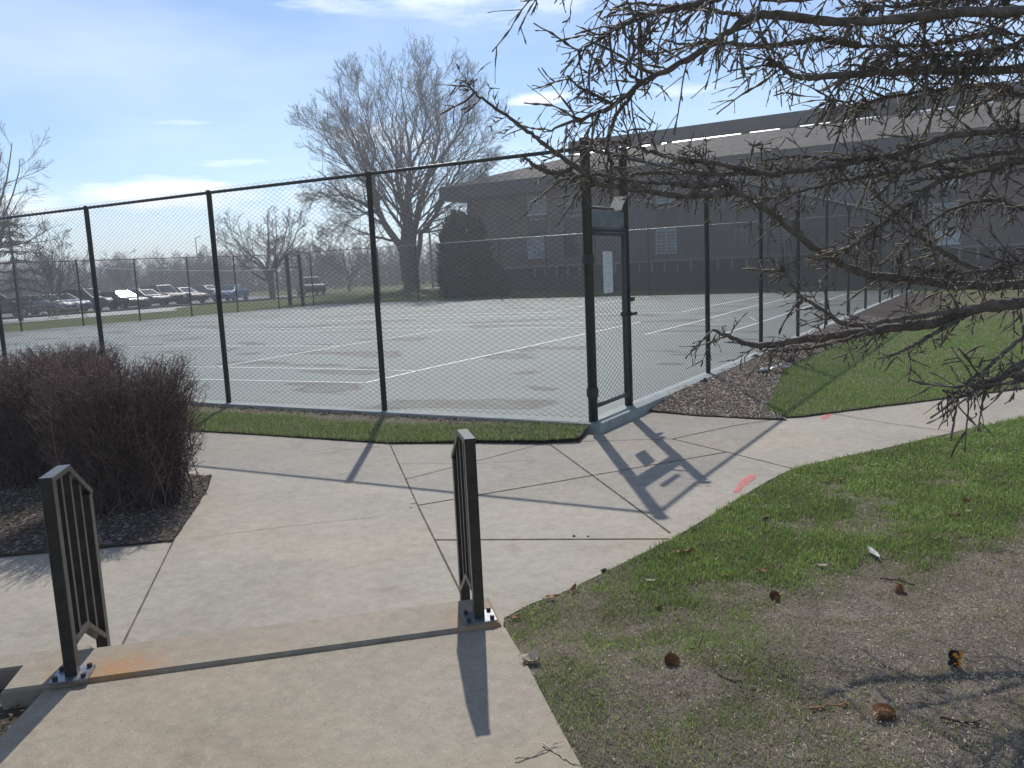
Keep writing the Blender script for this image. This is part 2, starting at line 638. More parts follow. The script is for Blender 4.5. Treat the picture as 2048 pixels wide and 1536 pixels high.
M_carglass = glass_mat('car_glass', (0.012, 0.015, 0.018), 0.05)
M_flash = glass_mat('windshield_glass', (0.012, 0.015, 0.018), 0.13)
M_flash.node_tree.nodes['Principled BSDF'].inputs['Coat Weight'].default_value = 1.0
M_flash.node_tree.nodes['Principled BSDF'].inputs['Coat Roughness'].default_value = 0.13
M_stone = simple('dark_stone', (0.035, 0.032, 0.032), 0.7, var=0.5, scale=30, bump=0.6)
M_sheet = simple('crumpled_plastic', (0.30, 0.31, 0.33), 0.25, var=0.2, scale=30)
M_leaf = simple('dry_leaf', (0.33, 0.17, 0.075), 0.7, var=0.4, scale=40)
M_pale = simple('pale_leaf', (0.50, 0.42, 0.32), 0.7, var=0.3, scale=40)
M_grey = simple('grey_leaf', (0.33, 0.34, 0.33), 0.6, var=0.2, scale=30)
M_cone = simple('cone_scale', (0.23, 0.105, 0.045), 0.75, var=0.4, scale=60)
M_cone2 = simple('weathered_cone', (0.37, 0.21, 0.11), 0.75, var=0.4, scale=60)
M_dark = simple('dark_litter', (0.06, 0.04, 0.03), 0.8, var=0.4, scale=40)
M_black = simple('black_scrap', (0.012, 0.011, 0.012), 0.5)
M_orange = simple('orange_scrap', (0.75, 0.30, 0.02), 0.5)
M_pole = simple('pole_wood', (0.10, 0.09, 0.08), 0.85)
M_cable = simple('cable', (0.65, 0.66, 0.68), 0.35, 0.6)

# ------------------------------------------------------------------ sun, sky, camera
SUN_EL, SUN_AZ = R_(44.1), R_(-34.4)      # azimuth measured from +Y towards +X
to_sun = Vector((math.sin(SUN_AZ) * math.cos(SUN_EL), math.cos(SUN_AZ) * math.cos(SUN_EL), math.sin(SUN_EL)))
sl = bpy.data.lights.new('sun', 'SUN')
sl.energy = 3.7
sl.angle = R_(0.53)
sl.color = (1.0, 0.95, 0.87)
so = bpy.data.objects.new('sun', sl)
COL.objects.link(so)
so.location = (0, 0, 40)
so.rotation_euler = to_sun.to_track_quat('Z', 'Y').to_euler()

w = bpy.data.worlds.new('World')
scene.world = w
w.use_nodes = True
nt = w.node_tree
bg = nt.nodes['Background']
sky = nt.nodes.new('ShaderNodeTexSky')
sky.sky_type = 'NISHITA'
sky.sun_disc = False
sky.sun_elevation = SUN_EL
sky.sun_rotation = SUN_AZ
sky.altitude = 200
sky.air_density = 0.85
sky.dust_density = 0.05
sky.ozone_density = 3.0
bg.inputs['Strength'].default_value = 0.125


def build_clouds():
    tc = nt.nodes.new('ShaderNodeTexCoord')
    sp = nt.nodes.new('ShaderNodeSeparateXYZ')
    nt.links.new(tc.outputs['Generated'], sp.inputs[0])
    az = math_n(nt, 'ARCTAN2', sp.outputs[0], sp.outputs[1])
    el = math_n(nt, 'ARCSINE', sp.outputs[2])
    cb = nt.nodes.new('ShaderNodeCombineXYZ')
    nt.links.new(math_n(nt, 'MULTIPLY', az, 9.0), cb.inputs[0])
    nt.links.new(math_n(nt, 'MULTIPLY', el, 42.0), cb.inputs[1])
    n1 = noise_n(nt, 1.0, 7, cb.outputs[0], 0.6)
    cb2 = nt.nodes.new('ShaderNodeCombineXYZ')
    nt.links.new(math_n(nt, 'MULTIPLY', az, 2.2), cb2.inputs[0])
    nt.links.new(math_n(nt, 'MULTIPLY', el, 7.0), cb2.inputs[1])
    n2 = noise_n(nt, 1.0, 6, cb2.outputs[0], 0.55)
    total = None
    # (photo x, y, half width px, half height px, weight): cloud banks, stored as directions
    for (x, y, hx, hy, wt) in ((330, 395, 470, 40, 0.95), (480, 328, 85, 12, 0.7), (1068, 197, 70, 14, 0.95), (370, 246, 80, 7, 0.45),
                               (1400, 176, 120, 16, 0.6), (770, 285, 130, 38, 0.7), (950, -20, 420, 70, 0.5), (60, 420, 220, 30, 0.7)):
        d = ray(x, y)
        d = d / np.linalg.norm(d)
        a0, e0 = math.atan2(d[0], d[1]), math.asin(d[2])
        aw, eh = hx / FPX, hy / FPX
        da = math_n(nt, 'DIVIDE', math_n(nt, 'SUBTRACT', az, a0), aw)
        # the banks lie level; the camera is rolled
        de = math_n(nt, 'DIVIDE', math_n(nt, 'SUBTRACT', el, e0), eh)
        q = math_n(nt, 'ADD', math_n(nt, 'MULTIPLY', da, da), math_n(nt, 'MULTIPLY', de, de))
        v = math_n(nt, 'ADD', math_n(nt, 'SUBTRACT', 0.75, q), math_n(nt, 'MULTIPLY', math_n(nt, 'SUBTRACT', n1, 0.5), 3.6))
        v = math_n(nt, 'MULTIPLY', math_n(nt, 'MULTIPLY', v, 0.9, True), wt)
        total = v if total is None else math_n(nt, 'MAXIMUM', total, v)
    veil = ramp(nt, n2, [(0.42, [0.0] * 3), (0.75, [0.30] * 3)])
    vs = nt.nodes.new('ShaderNodeSeparateColor')
    nt.links.new(veil, vs.inputs[0])
    total = math_n(nt, 'MAXIMUM', total, vs.outputs[0])
    c = mixc(nt, total, sky.outputs[0], (10.6, 10.9, 11.2))
    nt.links.new(c, bg.inputs['Color'])


build_clouds()

cd = bpy.data.cameras.new('camera')
cd.sensor_width = 36
cd.lens = FPX / 2048 * 36
cd.clip_end = 3000
cd.clip_start = 0.05
co = bpy.data.objects.new('camera', cd)
COL.objects.link(co)
Mx = Matrix(((AX[0][0], -AX[1][0], -AX[2][0], CAM[0]), (AX[0][1], -AX[1][1], -AX[2][1], CAM[1]), (AX[0][2], -AX[1][2], -AX[2][2], CAM[2]), (0, 0, 0, 1)))
co.matrix_world = Mx
scene.camera = co
vs_ = scene.view_settings
vs_.view_transform = 'Standard'
vs_.look = 'None'
vs_.exposure = 0.12
vs_.gamma = 1.0
scene.cycles.max_bounces = 6
scene.cycles.sample_clamp_indirect = 6

# ------------------------------------------------------------------ air
hz = bpy.data.materials.new('haze_air')
hz.use_nodes = True
hn = hz.node_tree
hn.nodes.remove(hn.nodes['Principled BSDF'])
pv = hn.nodes.new('ShaderNodeVolumePrincipled')
pv.inputs['Color'].default_value = (0.93, 0.96, 1.0, 1)
pv.inputs['Density'].default_value = 0.0023
pv.inputs['Anisotropy'].default_value = 0.35
hn.links.new(pv.outputs[0], hn.nodes['Material Output'].inputs['Volume'])
hme = bpy.data.meshes.new('haze')
hv_ = [(x, y, z) for z in (-1.3, 21.0) for x, y in ((-950, -450), (950, -450), (950, 950), (-950, 950))]
hme.from_pydata(hv_, [], [(0, 3, 2, 1), (4, 5, 6, 7), (0, 1, 5, 4), (1, 2, 6, 5), (2, 3, 7, 6), (3, 0, 4, 7)])
hme.materials.append(hz)
ho = bpy.data.objects.new('haze', hme)
COL.objects.link(ho)
ho['kind'] = 'stuff'
ho['label'] = 'thin bright haze in the air over the whole place'
ho['category'] = 'haze'

# ================================================================== SETTING
PZ = -0.10          # lower walk
SZ = 0.06           # near slab
TZ = 0.08           # tread of the top step

# ---- ground: one sheet to the horizon with a low mound under the big tree
TREE = atD(822, 577, 60.0)
TREE[2] = 0.42


def ground_z(x, y):
    r2 = ((x - TREE[0]) / 11.0) ** 2 + ((y - TREE[1]) / 9.0) ** 2
    return -0.13 + 0.62 * math.exp(-r2)


g = MB()
xs = np.concatenate([[-900, -400, -200, -120], np.arange(-90, 40.1, 2.0), [80, 160, 400, 900]])
ys = np.concatenate([[-400, -100, -40], np.arange(-20, 90.1, 2.0), [130, 200, 400, 900]])
vv = [(x, y, ground_z(x, y)) for y in ys for x in xs]
nx = len(xs)
ff = [(j * nx + i, j * nx + i + 1, (j + 1) * nx + i + 1, (j + 1) * nx + i) for j in range(len(ys) - 1) for i in range(nx - 1)]
g.add(vv, np.array(ff))
struct(g.build('ground', M_ground, smooth=True))


# ---- court
FL0, FL1 = np.array([4.832, -1.74]), np.array([-26.6, -3.20])     # line of the front fence
def front_y(x):
    return -1.74 + (x - 4.832) * 0.0655 if x > -0.7 else -2.10 + (x + 0.7) * 0.04
FX = 4.83                                                            # line of the side fence
NY = 28.6                                                            # far fence
LX = -26.8                                                           # left fence
c = MB()
c.prism([(4.99, -1.90), (4.99, NY + 0.25), (LX - 0.3, NY + 0.25), (LX - 0.3, front_y(LX) - 0.12), (-0.7, front_y(-0.7) - 0.12), (1.0, front_y(1.0) - 0.13), (3.9, front_y(3.9) - 0.14)], -0.13, 0.0, 0, side=1)
struct(c.build('court', [M_court, M_edge]))
e = MB()
e.prism([(4.74, -1.60), (4.985, -1.895), (4.985, NY), (4.74, NY)], 0.0, 0.004)
e.prism([(4.70, front_y(4.7) - 0.01), (4.70, front_y(4.7) - 0.125), (1.0, front_y(1.0) - 0.122), (-0.7, front_y(-0.7) - 0.112), (-26, front_y(-26) - 0.112), (-26, front_y(-26) + 0.0), (-0.7, front_y(-0.7) + 0.0), (1.0, front_y(1.0) + 0.0)], 0.0, 0.004)
struct(e.build('court_edge_strip', M_edge))

ln = MB()


def line_px(pts, wd=0.055, world=None):
    P = [at(x, y, 0.0)[:2] for x, y in pts]
    if world:
        P = P + [np.array(q) for q in world]
    P = np.array(P)
    T = np.gradient(P, axis=0)
    T /= np.linalg.norm(T, axis=1, keepdims=True)
    Nn = np.stack([-T[:, 1], T[:, 0]], 1) * wd / 2
    for i in range(len(P) - 1):
        a, b = P[i], P[i + 1]
        ln.add([(*(a - Nn[i]), .0045), (*(b - Nn[i + 1]), .0045), (*(b + Nn[i + 1]), .0045), (*(a + Nn[i]), .0045)], [(0, 1, 2, 3)])


line_px([(731, 766), (600, 763), (450, 760), (375, 758.5)], world=[(-23.0, -0.9)])
line_px([(836, 742), (600, 737), (450, 734.6), (360, 733.6)], world=[(-23.0, 0.6)])
line_px([(731, 766), (860, 736), (1066, 691), (1170, 668), (1281, 644)], 0.075)
line_px([(431, 735), (590, 708), (684, 692), (883, 660)], .07)
line_px([(685, 692.4), (440, 692), (200, 693.2), (30, 695.5)], .07)
line_px([(1237, 654.5), (1050, 656), (880, 660), (600, 662.6), (454, 665.4), (300, 669)], .075)
line_px([(1281, 644), (1050, 647.2), (880, 650.5), (600, 656.6), (370, 660.5), (250, 664)], .08)
line_px([(1363, 624.5), (1169, 629.5), (880, 635.2), (700, 640.5), (480, 647)], .09)
line_px([(1390, 618), (1169, 623.5), (880, 629.3), (700, 634)], .09)
line_px([(1363, 624.5), (1419, 612.3), (1500, 596.7), (1530, 591)], 0.08)
line_px([(1091, 625), (1169, 612.5), (1235, 602), (1297, 593.5)], .09)
line_px([(925, 615.6), (1169, 611.2), (1320, 608)], .09)
line_px([(900, 604), (1200, 598), (1420, 591)], .10)
line_px([(1290, 669), (1401, 641.5), (1500, 614), (1580, 596)], 0.075)
line_px([(1290, 669), (1380, 667.5), (1440, 668)], 0.05)
line_px([(1447, 668), (1498, 651.6), (1532, 641), (1589, 622), (1658, 599), (1699, 586)], 0.07)
line_px([(1392, 650.5), (1470, 648.5), (1520, 646)], 0.05)
line_px([(1430, 641), (1462, 637), (1500, 634), (1512, 642)], 0.03)
struct(ln.build('court_lines', M_white))

# ---- concrete walk with its joints
rpn = np.array([-0.692, 0.722])                 # walking direction down the step
rdr = np.array([0.722, 0.692])                  # along the step
RAIL_R = at(958, 1237, TZ)
RAIL_L = at(146, 1352, TZ)
M_conc = concrete_mat('walk_concrete', (0.348, 0.309, 0.254), 0.45)
M_slab = concrete_mat('near_slab_concrete', (0.312, 0.270, 0.208), 1.2)
M_step = concrete_mat('step_concrete', (0.315, 0.268, 0.205), 0.6, rust=[(RAIL_R[0] + .07, RAIL_R[1] + .03, .26, 1.0), (RAIL_L[0] + .14, RAIL_L[1] + .10, .24, .95), (RAIL_L[0] - .05, RAIL_L[1] - .0, .12, .5)])


def P2(pts, z):
    return [tuple(at(x, y, z)[:2]) for x, y in pts]


step_b0 = at(22, 1392, SZ)[:2]
front_l = at(145, 1375, SZ)[:2]
front_r = at(1008, 1256, SZ)[:2]
sd = (front_r - front_l) / np.linalg.norm(front_r - front_l)
sn = np.array([-sd[1], sd[0]])
walk_poly = P2([(1008, 1236), (1060, 1208), (1120, 1187), (1200, 1149), (1262, 1118), (1340, 1080), (1400, 1044), (1480, 995), (1535, 962), (1590, 935), (1680, 915), (1750, 901), (1900, 866), (2048, 836)], PZ)
e1 = np.array(walk_poly[-1])
e0 = np.array(walk_poly[-3])
wdir = (e1 - e0) / np.linalg.norm(e1 - e0)
walk_poly += [tuple(e1 + wdir * 14)]
up = P2([(2048, 774), (1900, 793), (1800, 806), (1700, 818), (1604, 831)], PZ)
walk_poly += [tuple(np.array(up[0]) + wdir * 14)] + up
walk_poly += P2([(1500, 828.5), (1400, 823), (1330, 817), (1268, 808)], PZ)
walk_poly += [(4.6, -0.6), (4.6, -1.7)]
walk_poly += P2([(1186, 858), (1172, 868), (1158, 884), (1080, 887.5), (950, 886), (780, 887.5), (640, 878), (500, 869), (390, 862.5)], PZ)
lx = np.array(walk_poly[-1])
walk_poly += [(-9.0, -3.95), (-9.0, -5.3), (-2.0, -5.05), (1.4, -4.95)]
walk_poly += P2([(392, 951), (424, 951), (417, 975), (398, 1006), (374, 1040), (360, 1062), (348, 1080), (200, 1095), (0, 1112)], PZ)
bl = np.array(walk_poly[-1])
bdir = (bl - np.array(walk_poly[-3])) / np.linalg.norm(bl - np.array(walk_poly[-3]))
walk_poly += [tuple(bl + bdir * 8), tuple(bl + bdir * 8 + np.array([1.0, -1.05])), tuple(front_l + sn * 0.3 - sd * 0.6), tuple(front_l + sn * 0.10), tuple(front_r + sn * 0.10)]
wk = MB()
wk.prism(walk_poly, -0.2, PZ)


def joint(pts, wd=0.014, jit=0.0):
    Pj = np.array([at(x, y, PZ) for x, y in pts])
    # resample for a slightly uneven edge
    seg = []
    for i in range(len(Pj) - 1):
        k = max(2, int(np.linalg.norm(Pj[i + 1] - Pj[i]) / 0.06))
        for t in np.linspace(0, 1, k, endpoint=False):
            seg.append(Pj[i] * (1 - t) + Pj[i + 1] * t)
    seg.append(Pj[-1])
    S = np.array(seg)[:, :2]
    if jit:
        S = S + rng.normal(0, jit, S.shape)
    T = np.gradient(S, axis=0)
    T /= np.linalg.norm(T, axis=1, keepdims=True)
    ww = wd * .72 * (0.75 + 0.5 * rng.random(len(S)))
    Nn = np.stack([-T[:, 1], T[:, 0]], 1) * ww[:, None] / 2
    k = len(S)
    V = np.concatenate([np.c_[S - Nn, np.full(k, PZ + .003)], np.c_[S + Nn, np.full(k, PZ + .003)]])
    wk.add(V, np.array([(i, i + 1, k + i + 1, k + i) for i in range(k - 1)]), 1)


for pts, wd in (([(780, 889), (835, 1010), (872, 1085), (925, 1192), (945, 1230)], .016), ([(348, 1080), (240, 1300)], .014), ([(870, 1080), (1100, 1079), (1338, 1078)], .024),
                ([(835, 1011), (1100, 966), (1300, 931), (1455, 904)], .020), ([(1100, 889), (1200, 962), (1340, 1066)], .020), ([(810, 959), (920, 931), (1080, 889)], .013),
                ([(1158, 883), (1345, 878), (1470, 851), (1604, 831)], .018), ([(1345, 878), (1460, 906), (1588, 938)], .016), ([(1655, 826), (1780, 847), (1905, 864)], .013)):
    joint(pts, wd)
joint([(795, 928), (850, 926), (930, 929), (1000, 924), (1070, 920)], .007, .004)
joint([(395, 858 + 8), (440, 858)], .008, .003)
joint([(620, 912), (660, 905), (700, 899), (760, 893)], .010, .004)
joint([(380, 1079), (470, 1066), (560, 1055), (640, 1046), (760, 1033)], .005, .003)
struct(wk.build('walk', [M_conc, M_joint]))

# pale patch of old mortar beside the long joint
pm = MB()
for cx, cy, r in ((826, 1006, 9), (822, 1014, 6)):
    q = at(cx, cy, PZ)
    rr = r * 4.3 / FPX
    pm.face([(q[0] + rr * math.cos(a) * random.uniform(.6, 1.2), q[1] + rr * math.sin(a) * random.uniform(.6, 1.2), PZ + .004) for a in np.arange(0, 6.2, .6)])
struct(pm.build('mortar_patch', M_edge))

# ---- near slab and step
slab_l = at(84, 1388, SZ)[:2]
sl_poly = [tuple(front_l + sd * float(np.dot(slab_l - front_l, sd)) + sn * .02), tuple(front_r + sn * 0.02)] + P2([(1012, 1258), (1060, 1340), (1112, 1440), (1165, 1536)], SZ)
d_ = np.array(sl_poly[-1]) - np.array(sl_poly[-2])
d_ /= np.linalg.norm(d_)
sl_poly += [tuple(np.array(sl_poly[-1]) + d_ * 3.5)]
p0 = at(0, 1476, SZ)[:2]
d2 = p0 - slab_l
d2 /= np.linalg.norm(d2)
sl_poly += [tuple(p0 + d2 * 3.5), tuple(p0)]
s_ = MB()
s_.prism(sl_poly, -0.2, SZ)
struct(s_.build('near_slab', M_slab))

st = MB()
bl0 = at(18, 1360, TZ)[:2]
k0 = float(np.dot(bl0 - front_l, sd))
k1 = float(np.dot(at(1003, 1246, TZ)[:2] - front_l, sd))
A = front_l + sn * 0.015


def step_block(mb, a, b, off, dep, z0, z1, chips=0.010):
    # a long block with slightly chipped edges
    n = 40
    fr = [A + sd * t + sn * (off + (random.random() ** 4) * chips) for t in np.linspace(a, b, n)]
    bk = [A + sd * t + sn * (off + dep) for t in np.linspace(b, a, n)]
    poly = [tuple(q) for q in fr + bk]
    mb.prism(poly, z0, z1 - 0.012, 0)
    cen = np.mean(np.array(poly), 0)
    top = []
    for q in poly:
        v = np.array(q)
        u = np.dot(v - A, sd)
        vv = np.dot(v - A, sn) - off
        u2 = min(max(u, a + .012), b - .012)
        v2 = min(max(vv, .012), dep - .012)
        top.append(tuple(A + sd * u2 + sn * (off + v2)))
    n2 = len(poly)
    vs = [(p[0], p[1], z1 - .012) for p in poly] + [(p[0], p[1], z1) for p in top]
    mb.add(vs, [(i, (i + 1) % n2, n2 + (i + 1) % n2, n2 + i) for i in range(n2)])
    mb.face([(p[0], p[1], z1) for p in top])


step_block(st, k0, k1, 0.0, 0.325, -0.2, TZ)
struct(st.build('step', M_step))
kb = MB()
step_block(kb, k0 - 2.2, float(np.dot(at(176, 1300, -0.005)[:2] - front_l, sd)), 0.40, 0.16, -0.2, 0.0)
struct(kb.build('walk_edge_curb', M_step))

# ---- planting beds and lawns (sheets just above the ground)
def bed_z(Q):
    up_ = np.clip(1 - (Q[:, 0] - 4.95) / 1.3, 0, 1) * np.clip((Q[:, 1] + .75) / 1.0, 0, 1)
    up_ = up_ * up_ * (3 - 2 * up_)
    return -0.088 + .076 * up_ + .012 * (fbm(Q, 5, 2) - .5)


bedR = P2([(1266, 815), (1330, 820), (1400, 826), (1500, 831), (1575, 834)], -0.06) + P2([(1530, 815), (1545, 790), (1566, 742), (1600, 722), (1650, 700), (1760, 655), (1880, 604)], -0.06) + [(6.9, 26.0), (4.9, 26.0), (4.9, -0.7)]


def grid_sheet(poly, cell, zf, name, mat, kind='structure', jag=0.0, colf=None):
    """a sheet that follows its outline exactly, with inner points for the unevenness"""
    a = np.array([q[:2] for q in poly])
    out = []
    for i in range(len(a)):
        p, q = a[i], a[(i + 1) % len(a)]
        k = min(400, max(1, int(np.linalg.norm(q - p) / max(cell * 1.5, .04))))
        for t in np.linspace(0, 1, k, endpoint=False):
            w_ = p * (1 - t) + q * t
            if 0 < t and jag:
                w_ = w_ + rng.normal(0, jag * .12, 2)
            out.append(w_)
    out = np.array(out)
    lo, hi = a.min(0), a.max(0)
    X, Y = np.meshgrid(np.arange(lo[0], hi[0], cell), np.arange(lo[1], hi[1], cell))
    C = np.stack([X.ravel(), Y.ravel()], 1) + rng.normal(0, cell * .12, (X.size, 2))
    C = C[inpoly(C, a)]
    dist = np.full(len(C), 9.0)
    for s in range(0, len(out), 200):
        blk = out[s:s + 200]
        for t in range(0, len(C), 20000):
            dd = np.sqrt(((C[t:t + 20000, None] - blk[None]) ** 2).sum(2)).min(1)
            dist[t:t + 20000] = np.minimum(dist[t:t + 20000], dd)
    C = C[dist > cell * .55]
    allp = np.concatenate([out, C])
    n = len(out)
    r_ = delaunay_2d_cdt([Vector(q) for q in allp], [(i, (i + 1) % n) for i in range(n)], [], 1, 1e-5)
    V = np.array([tuple(v) for v in r_[0]])
    F = np.array([tuple(f) for f in r_[2]])
    b = MB()
    b.add(np.c_[V, zf(V)], F, 0, None if colf is None else np.repeat(colf(V)[:, None], 3, 1))
    # a short skirt so that the sheet meets what lies below
    o = b.build(name, mat, smooth=True, col=colf is not None)
    struct(o, kind=kind)
    return o


def lawn_z(Pxy):
    s = ((Pxy[:, 0] - 6.75) * 0.53 + (Pxy[:, 1] + 6.25) * -0.85) / 0.75
    s = np.clip(s, 0, 1)
    s = s * s * (3 - 2 * s)
    far = np.clip((Pxy[:, 0] - 8.0) / 4, 0, 1)
    return -0.085 + 0.135 * s + 0.10 * far + 0.03 * (fbm(Pxy, 2.2, 3) - .5) + 0.014 * (fbm(Pxy, 9, 8) - .5)


lawnF = P2([(1008, 1238), (1060, 1210), (1120, 1189), (1200, 1151), (1262, 1120), (1340, 1082), (1400, 1046), (1480, 997), (1535, 964), (1590, 937), (1680, 917), (1750, 903), (1900, 868), (2048, 838)], -0.085)
ld = np.array(lawnF[-1])
lawnF += [tuple(ld + wdir * 7), (16, -4), (13, -11), (10.5, -10.5)]
lawnF += [tuple(np.array(sl_poly[5]) + d_ * 2.2)] + [tuple(p) for p in reversed(sl_poly[2:6])]
bx = np.array([1000, 1150, 1300, 1400, 1600, 1750, 1850, 1950, 2300])
by = np.array([1250, 1245, 1225, 1205, 1180, 1150, 1100, 1062, 1010])


def smooth01(v, a, b):
    t = np.clip((v - a) / (b - a), 0, 1)
    return t * t * (3 - 2 * t)


def greenness(Q):
    """how much living grass grows at a place on the near lawn"""
    px = pix(np.c_[Q, np.full(len(Q), -.03)])
    nz, nz2 = fbm(Q, 1.6, 11), fbm(Q, 5.5, 21)
    dl = px[:, 1] - np.interp(px[:, 0], bx, by)
    g = 1 - smooth01(dl + (nz - .5) * 200 + (nz2 - .5) * 110, -60, 70)
    g = g * smooth01(px[:, 0] + (nz - .5) * 260 + (1150 - px[:, 1]) * .6, 1150, 1330)
    mid = .54 * (.52 + .48 * smooth01(nz2, .36, .62)) * (1 - smooth01(px[:, 0] + (nz - .5) * 380 - (px[:, 1] - 1250) * .85, 1400, 1680))
    g = np.maximum(g, mid)
    g = np.maximum(g, .16 * smooth01(nz2, .50, .62))
    g = g * (1 - .62 * smooth01(fbm(Q, 3.1, 51), .58, .72))
    return np.where(px[:, 2] < .3, .4, g)


grid_sheet(lawnF, 0.045, lawn_z, 'lawn_soil', M_lawn, jag=0.05, colf=lambda Q: np.clip(greenness(Q) * 1.2, 0, 1))


def flat_z(z0, amp=0.02, s=3.0):
    return lambda Q: z0 + amp * (fbm(Q, s, 2) - .5)


lawnB = P2([(1575, 834), (1604, 832.5), (1700, 819.5), (1800, 807.5), (1900, 794.5), (2048, 775.5)], -0.085)
lawnB += [tuple(np.array(lawnB[-1]) + wdir * 7), (14.5, 9), (12, 26), (6.9, 26)] + list(reversed(P2([(1530, 815), (1545, 790), (1566, 742), (1600, 722), (1650, 700), (1760, 655), (1880, 604)], -0.06)))
grid_sheet(lawnB, 0.10, flat_z(-0.082, 0.02), 'far_lawn_soil', M_lawn, jag=0.05, colf=lambda Q: np.clip(.55 + .9 * fbm(Q, 1.3, 31), 0, 1))
stripB = [(4.8, -1.86), (3.9, front_y(3.9) - .13), (1.0, front_y(1) - .12), (-0.7, front_y(-.7) - .11), (-10, front_y(-10) - .11)] + [(-9.0, -3.92)] + list(reversed(P2([(1188, 857), (1172, 867), (1158, 883), (1080, 886.5), (950, 885), (780, 886.5), (640, 877), (500, 868), (390, 861.5)], -0.09)))
grid_sheet(stripB, 0.05, lambda Q: -0.083 + 0.05 * np.clip((Q[:, 1] + 3.2) / 1.3, 0, 1) + .02 * (fbm(Q, 5, 2) - .5), 'strip_soil', M_lawn, jag=0.04, colf=lambda Q: 1 - smooth01(Q[:, 1] - np.array([front_y(x) for x in Q[:, 0]]) + .55 - np.clip((Q[:, 0] - 2.5) * .16, 0, .38), -.1, .25))
grid_sheet(bedR, 0.06, bed_z, 'bed_soil_by_fence', M_soil, jag=0.05)
bedL = P2([(392, 949), (422, 951), (416, 975), (397, 1006), (373, 1040), (359, 1062), (346, 1079), (200, 1094), (0, 1111)], -0.085)
bedL += [tuple(np.array(bedL[-1]) + bdir * 7), (-6.0, -8.5), (-8.9, -5.3), (-2.0, -5.08), (1.4, -4.97)]
bz = flat_z(-0.088, 0.02, 4)
grid_sheet(bedL, 0.05, bz, 'bed_soil_by_hedge', M_soil, jag=0.03)
bedN = [tuple(sl_poly[0]), tuple(p0), tuple(p0 + d2 * 3.0), tuple(front_l - sd * 4 - sn * 1.5), tuple(front_l - sd * 4 + sn * 0.03), tuple(A + sd * k0 + sn * .03), tuple(A + sd * k0)]
grid_sheet(bedN, 0.05, flat_z(0.0, 0.03, 4), 'bed_soil_by_step', M_soil, jag=0.02)
gapN = [tuple(front_l - sd * 4 + sn * 0.03), tuple(A + sd * k0 + sn * .03), tuple(A + sd * k0 + sn * .40), tuple(front_l - sd * 4 + sn * .40)]
grid_sheet(gapN, 0.08, flat_z(-0.09, 0.02, 4), 'bed_soil_low', M_soil)


# ---- grass blades
def blades(Pxy, z, h, wdt, col, lean=0.5, name='grass', bend=0.5):
    n = len(Pxy)
    a = rng.random(n) * 2 * math.pi
    la = rng.random(n) * 2 * math.pi
    lm = rng.random(n) ** 1.2 * lean * h
    sx, sy = np.cos(a) * wdt / 2, np.sin(a) * wdt / 2
    lx_, ly_ = np.cos(la) * lm, np.sin(la) * lm
    B0 = np.c_[Pxy[:, 0] - sx, Pxy[:, 1] - sy, z - .006]
    B1 = np.c_[Pxy[:, 0] + sx, Pxy[:, 1] + sy, z - .006]
    m0 = np.c_[Pxy[:, 0] - sx * .8 + lx_ * .35, Pxy[:, 1] - sy * .8 + ly_ * .35, z + h * .58]
    m1 = np.c_[Pxy[:, 0] + sx * .8 + lx_ * .35, Pxy[:, 1] + sy * .8 + ly_ * .35, z + h * .58]
    tp = np.c_[Pxy[:, 0] + lx_, Pxy[:, 1] + ly_, z + np.sqrt(np.maximum(h * h - (lm * bend) ** 2, (.25 * h) ** 2))]
    V = np.stack([B0, B1, m1, m0, tp], 1).reshape(-1, 3)
    i = np.arange(n) * 5
    C = np.repeat(col, 5, axis=0)
    b = MB()
    b.add(V, np.stack([i, i + 1, i + 2, i + 3], 1), 0, C)
    b.F.append((np.stack([i + 3, i + 2, i + 4], 1), 0))
    return b


def grass_cols(n, dry):
    g0 = np.array([0.140, 0.225, 0.045])
    g1 = np.array([0.285, 0.390, 0.105])
    s0 = np.array([0.33, 0.29, 0.19])
    s1 = np.array([0.46, 0.41, 0.29])
    t = rng.random((n, 1))
    gr = g0 * (1 - t) + g1 * t
    t2 = rng.random((n, 1))
    sr = s0 * (1 - t2) + s1 * t2
    isd = (rng.random(n) < dry)[:, None]
    return np.where(isd, sr, gr) * (0.75 + 0.5 * rng.random((n, 1)))


# foreground lawn: lush along the walk, thin and dead toward the larch
def visible_samples(poly, n, zf, zc, lo=(-150, 2200), ymax=1640, near=3.6, pw=1.0):
    Q = sample_poly(poly, n)
    z = zf(Q)
    px = pix(np.c_[Q, z])
    v = (px[:, 0] > lo[0]) & (px[:, 0] < lo[1]) & (px[:, 1] < ymax) & (px[:, 2] > .5)
    v &= rng.random(len(Q)) < np.clip((near / np.maximum(px[:, 2], .5)) ** pw, 0, 1)
    return Q[v], z[v], px[v]


core = [tuple(at(x, y, -.05)[:2]) for x, y in ((980, 1700), (980, 1230), (1200, 1140), (1340, 1070), (1590, 925), (1900, 855), (2700, 715), (2760, 1000), (2760, 1700))]
core_n = 1300000
Q = sample_poly(core, core_n)
Q = Q[inpoly(Q, np.array([q[:2] for q in lawnF]))]
zz = lawn_z(Q)
px = pix(np.c_[Q, zz])
g = greenness(Q)
clump = smooth01(fbm(Q, 16, 61), .34, .55)
keep = rng.random(len(Q)) < np.clip((3.4 / px[:, 2]) ** 1.1, .12, 1) * (.30 + .25 * smooth01(g, .1, .4) + .45 * np.clip(g * 1.25, 0, 1) * (.30 + .70 * clump))
Pn, zz, g, px = Q[keep], zz[keep], g[keep], px[keep]
dry = np.clip(.97 - .93 * g, 0.15, 0.95)
h = (0.012 + 0.024 * rng.random(len(Pn)) ** 1.3) * (0.6 + 0.7 * g) * (.65 + .75 * fbm(Pn, 7, 91))
col = grass_cols(len(Pn), dry)
isdry = col[:, 0] > col[:, 1]
h = np.where(isdry, h * .60, h)
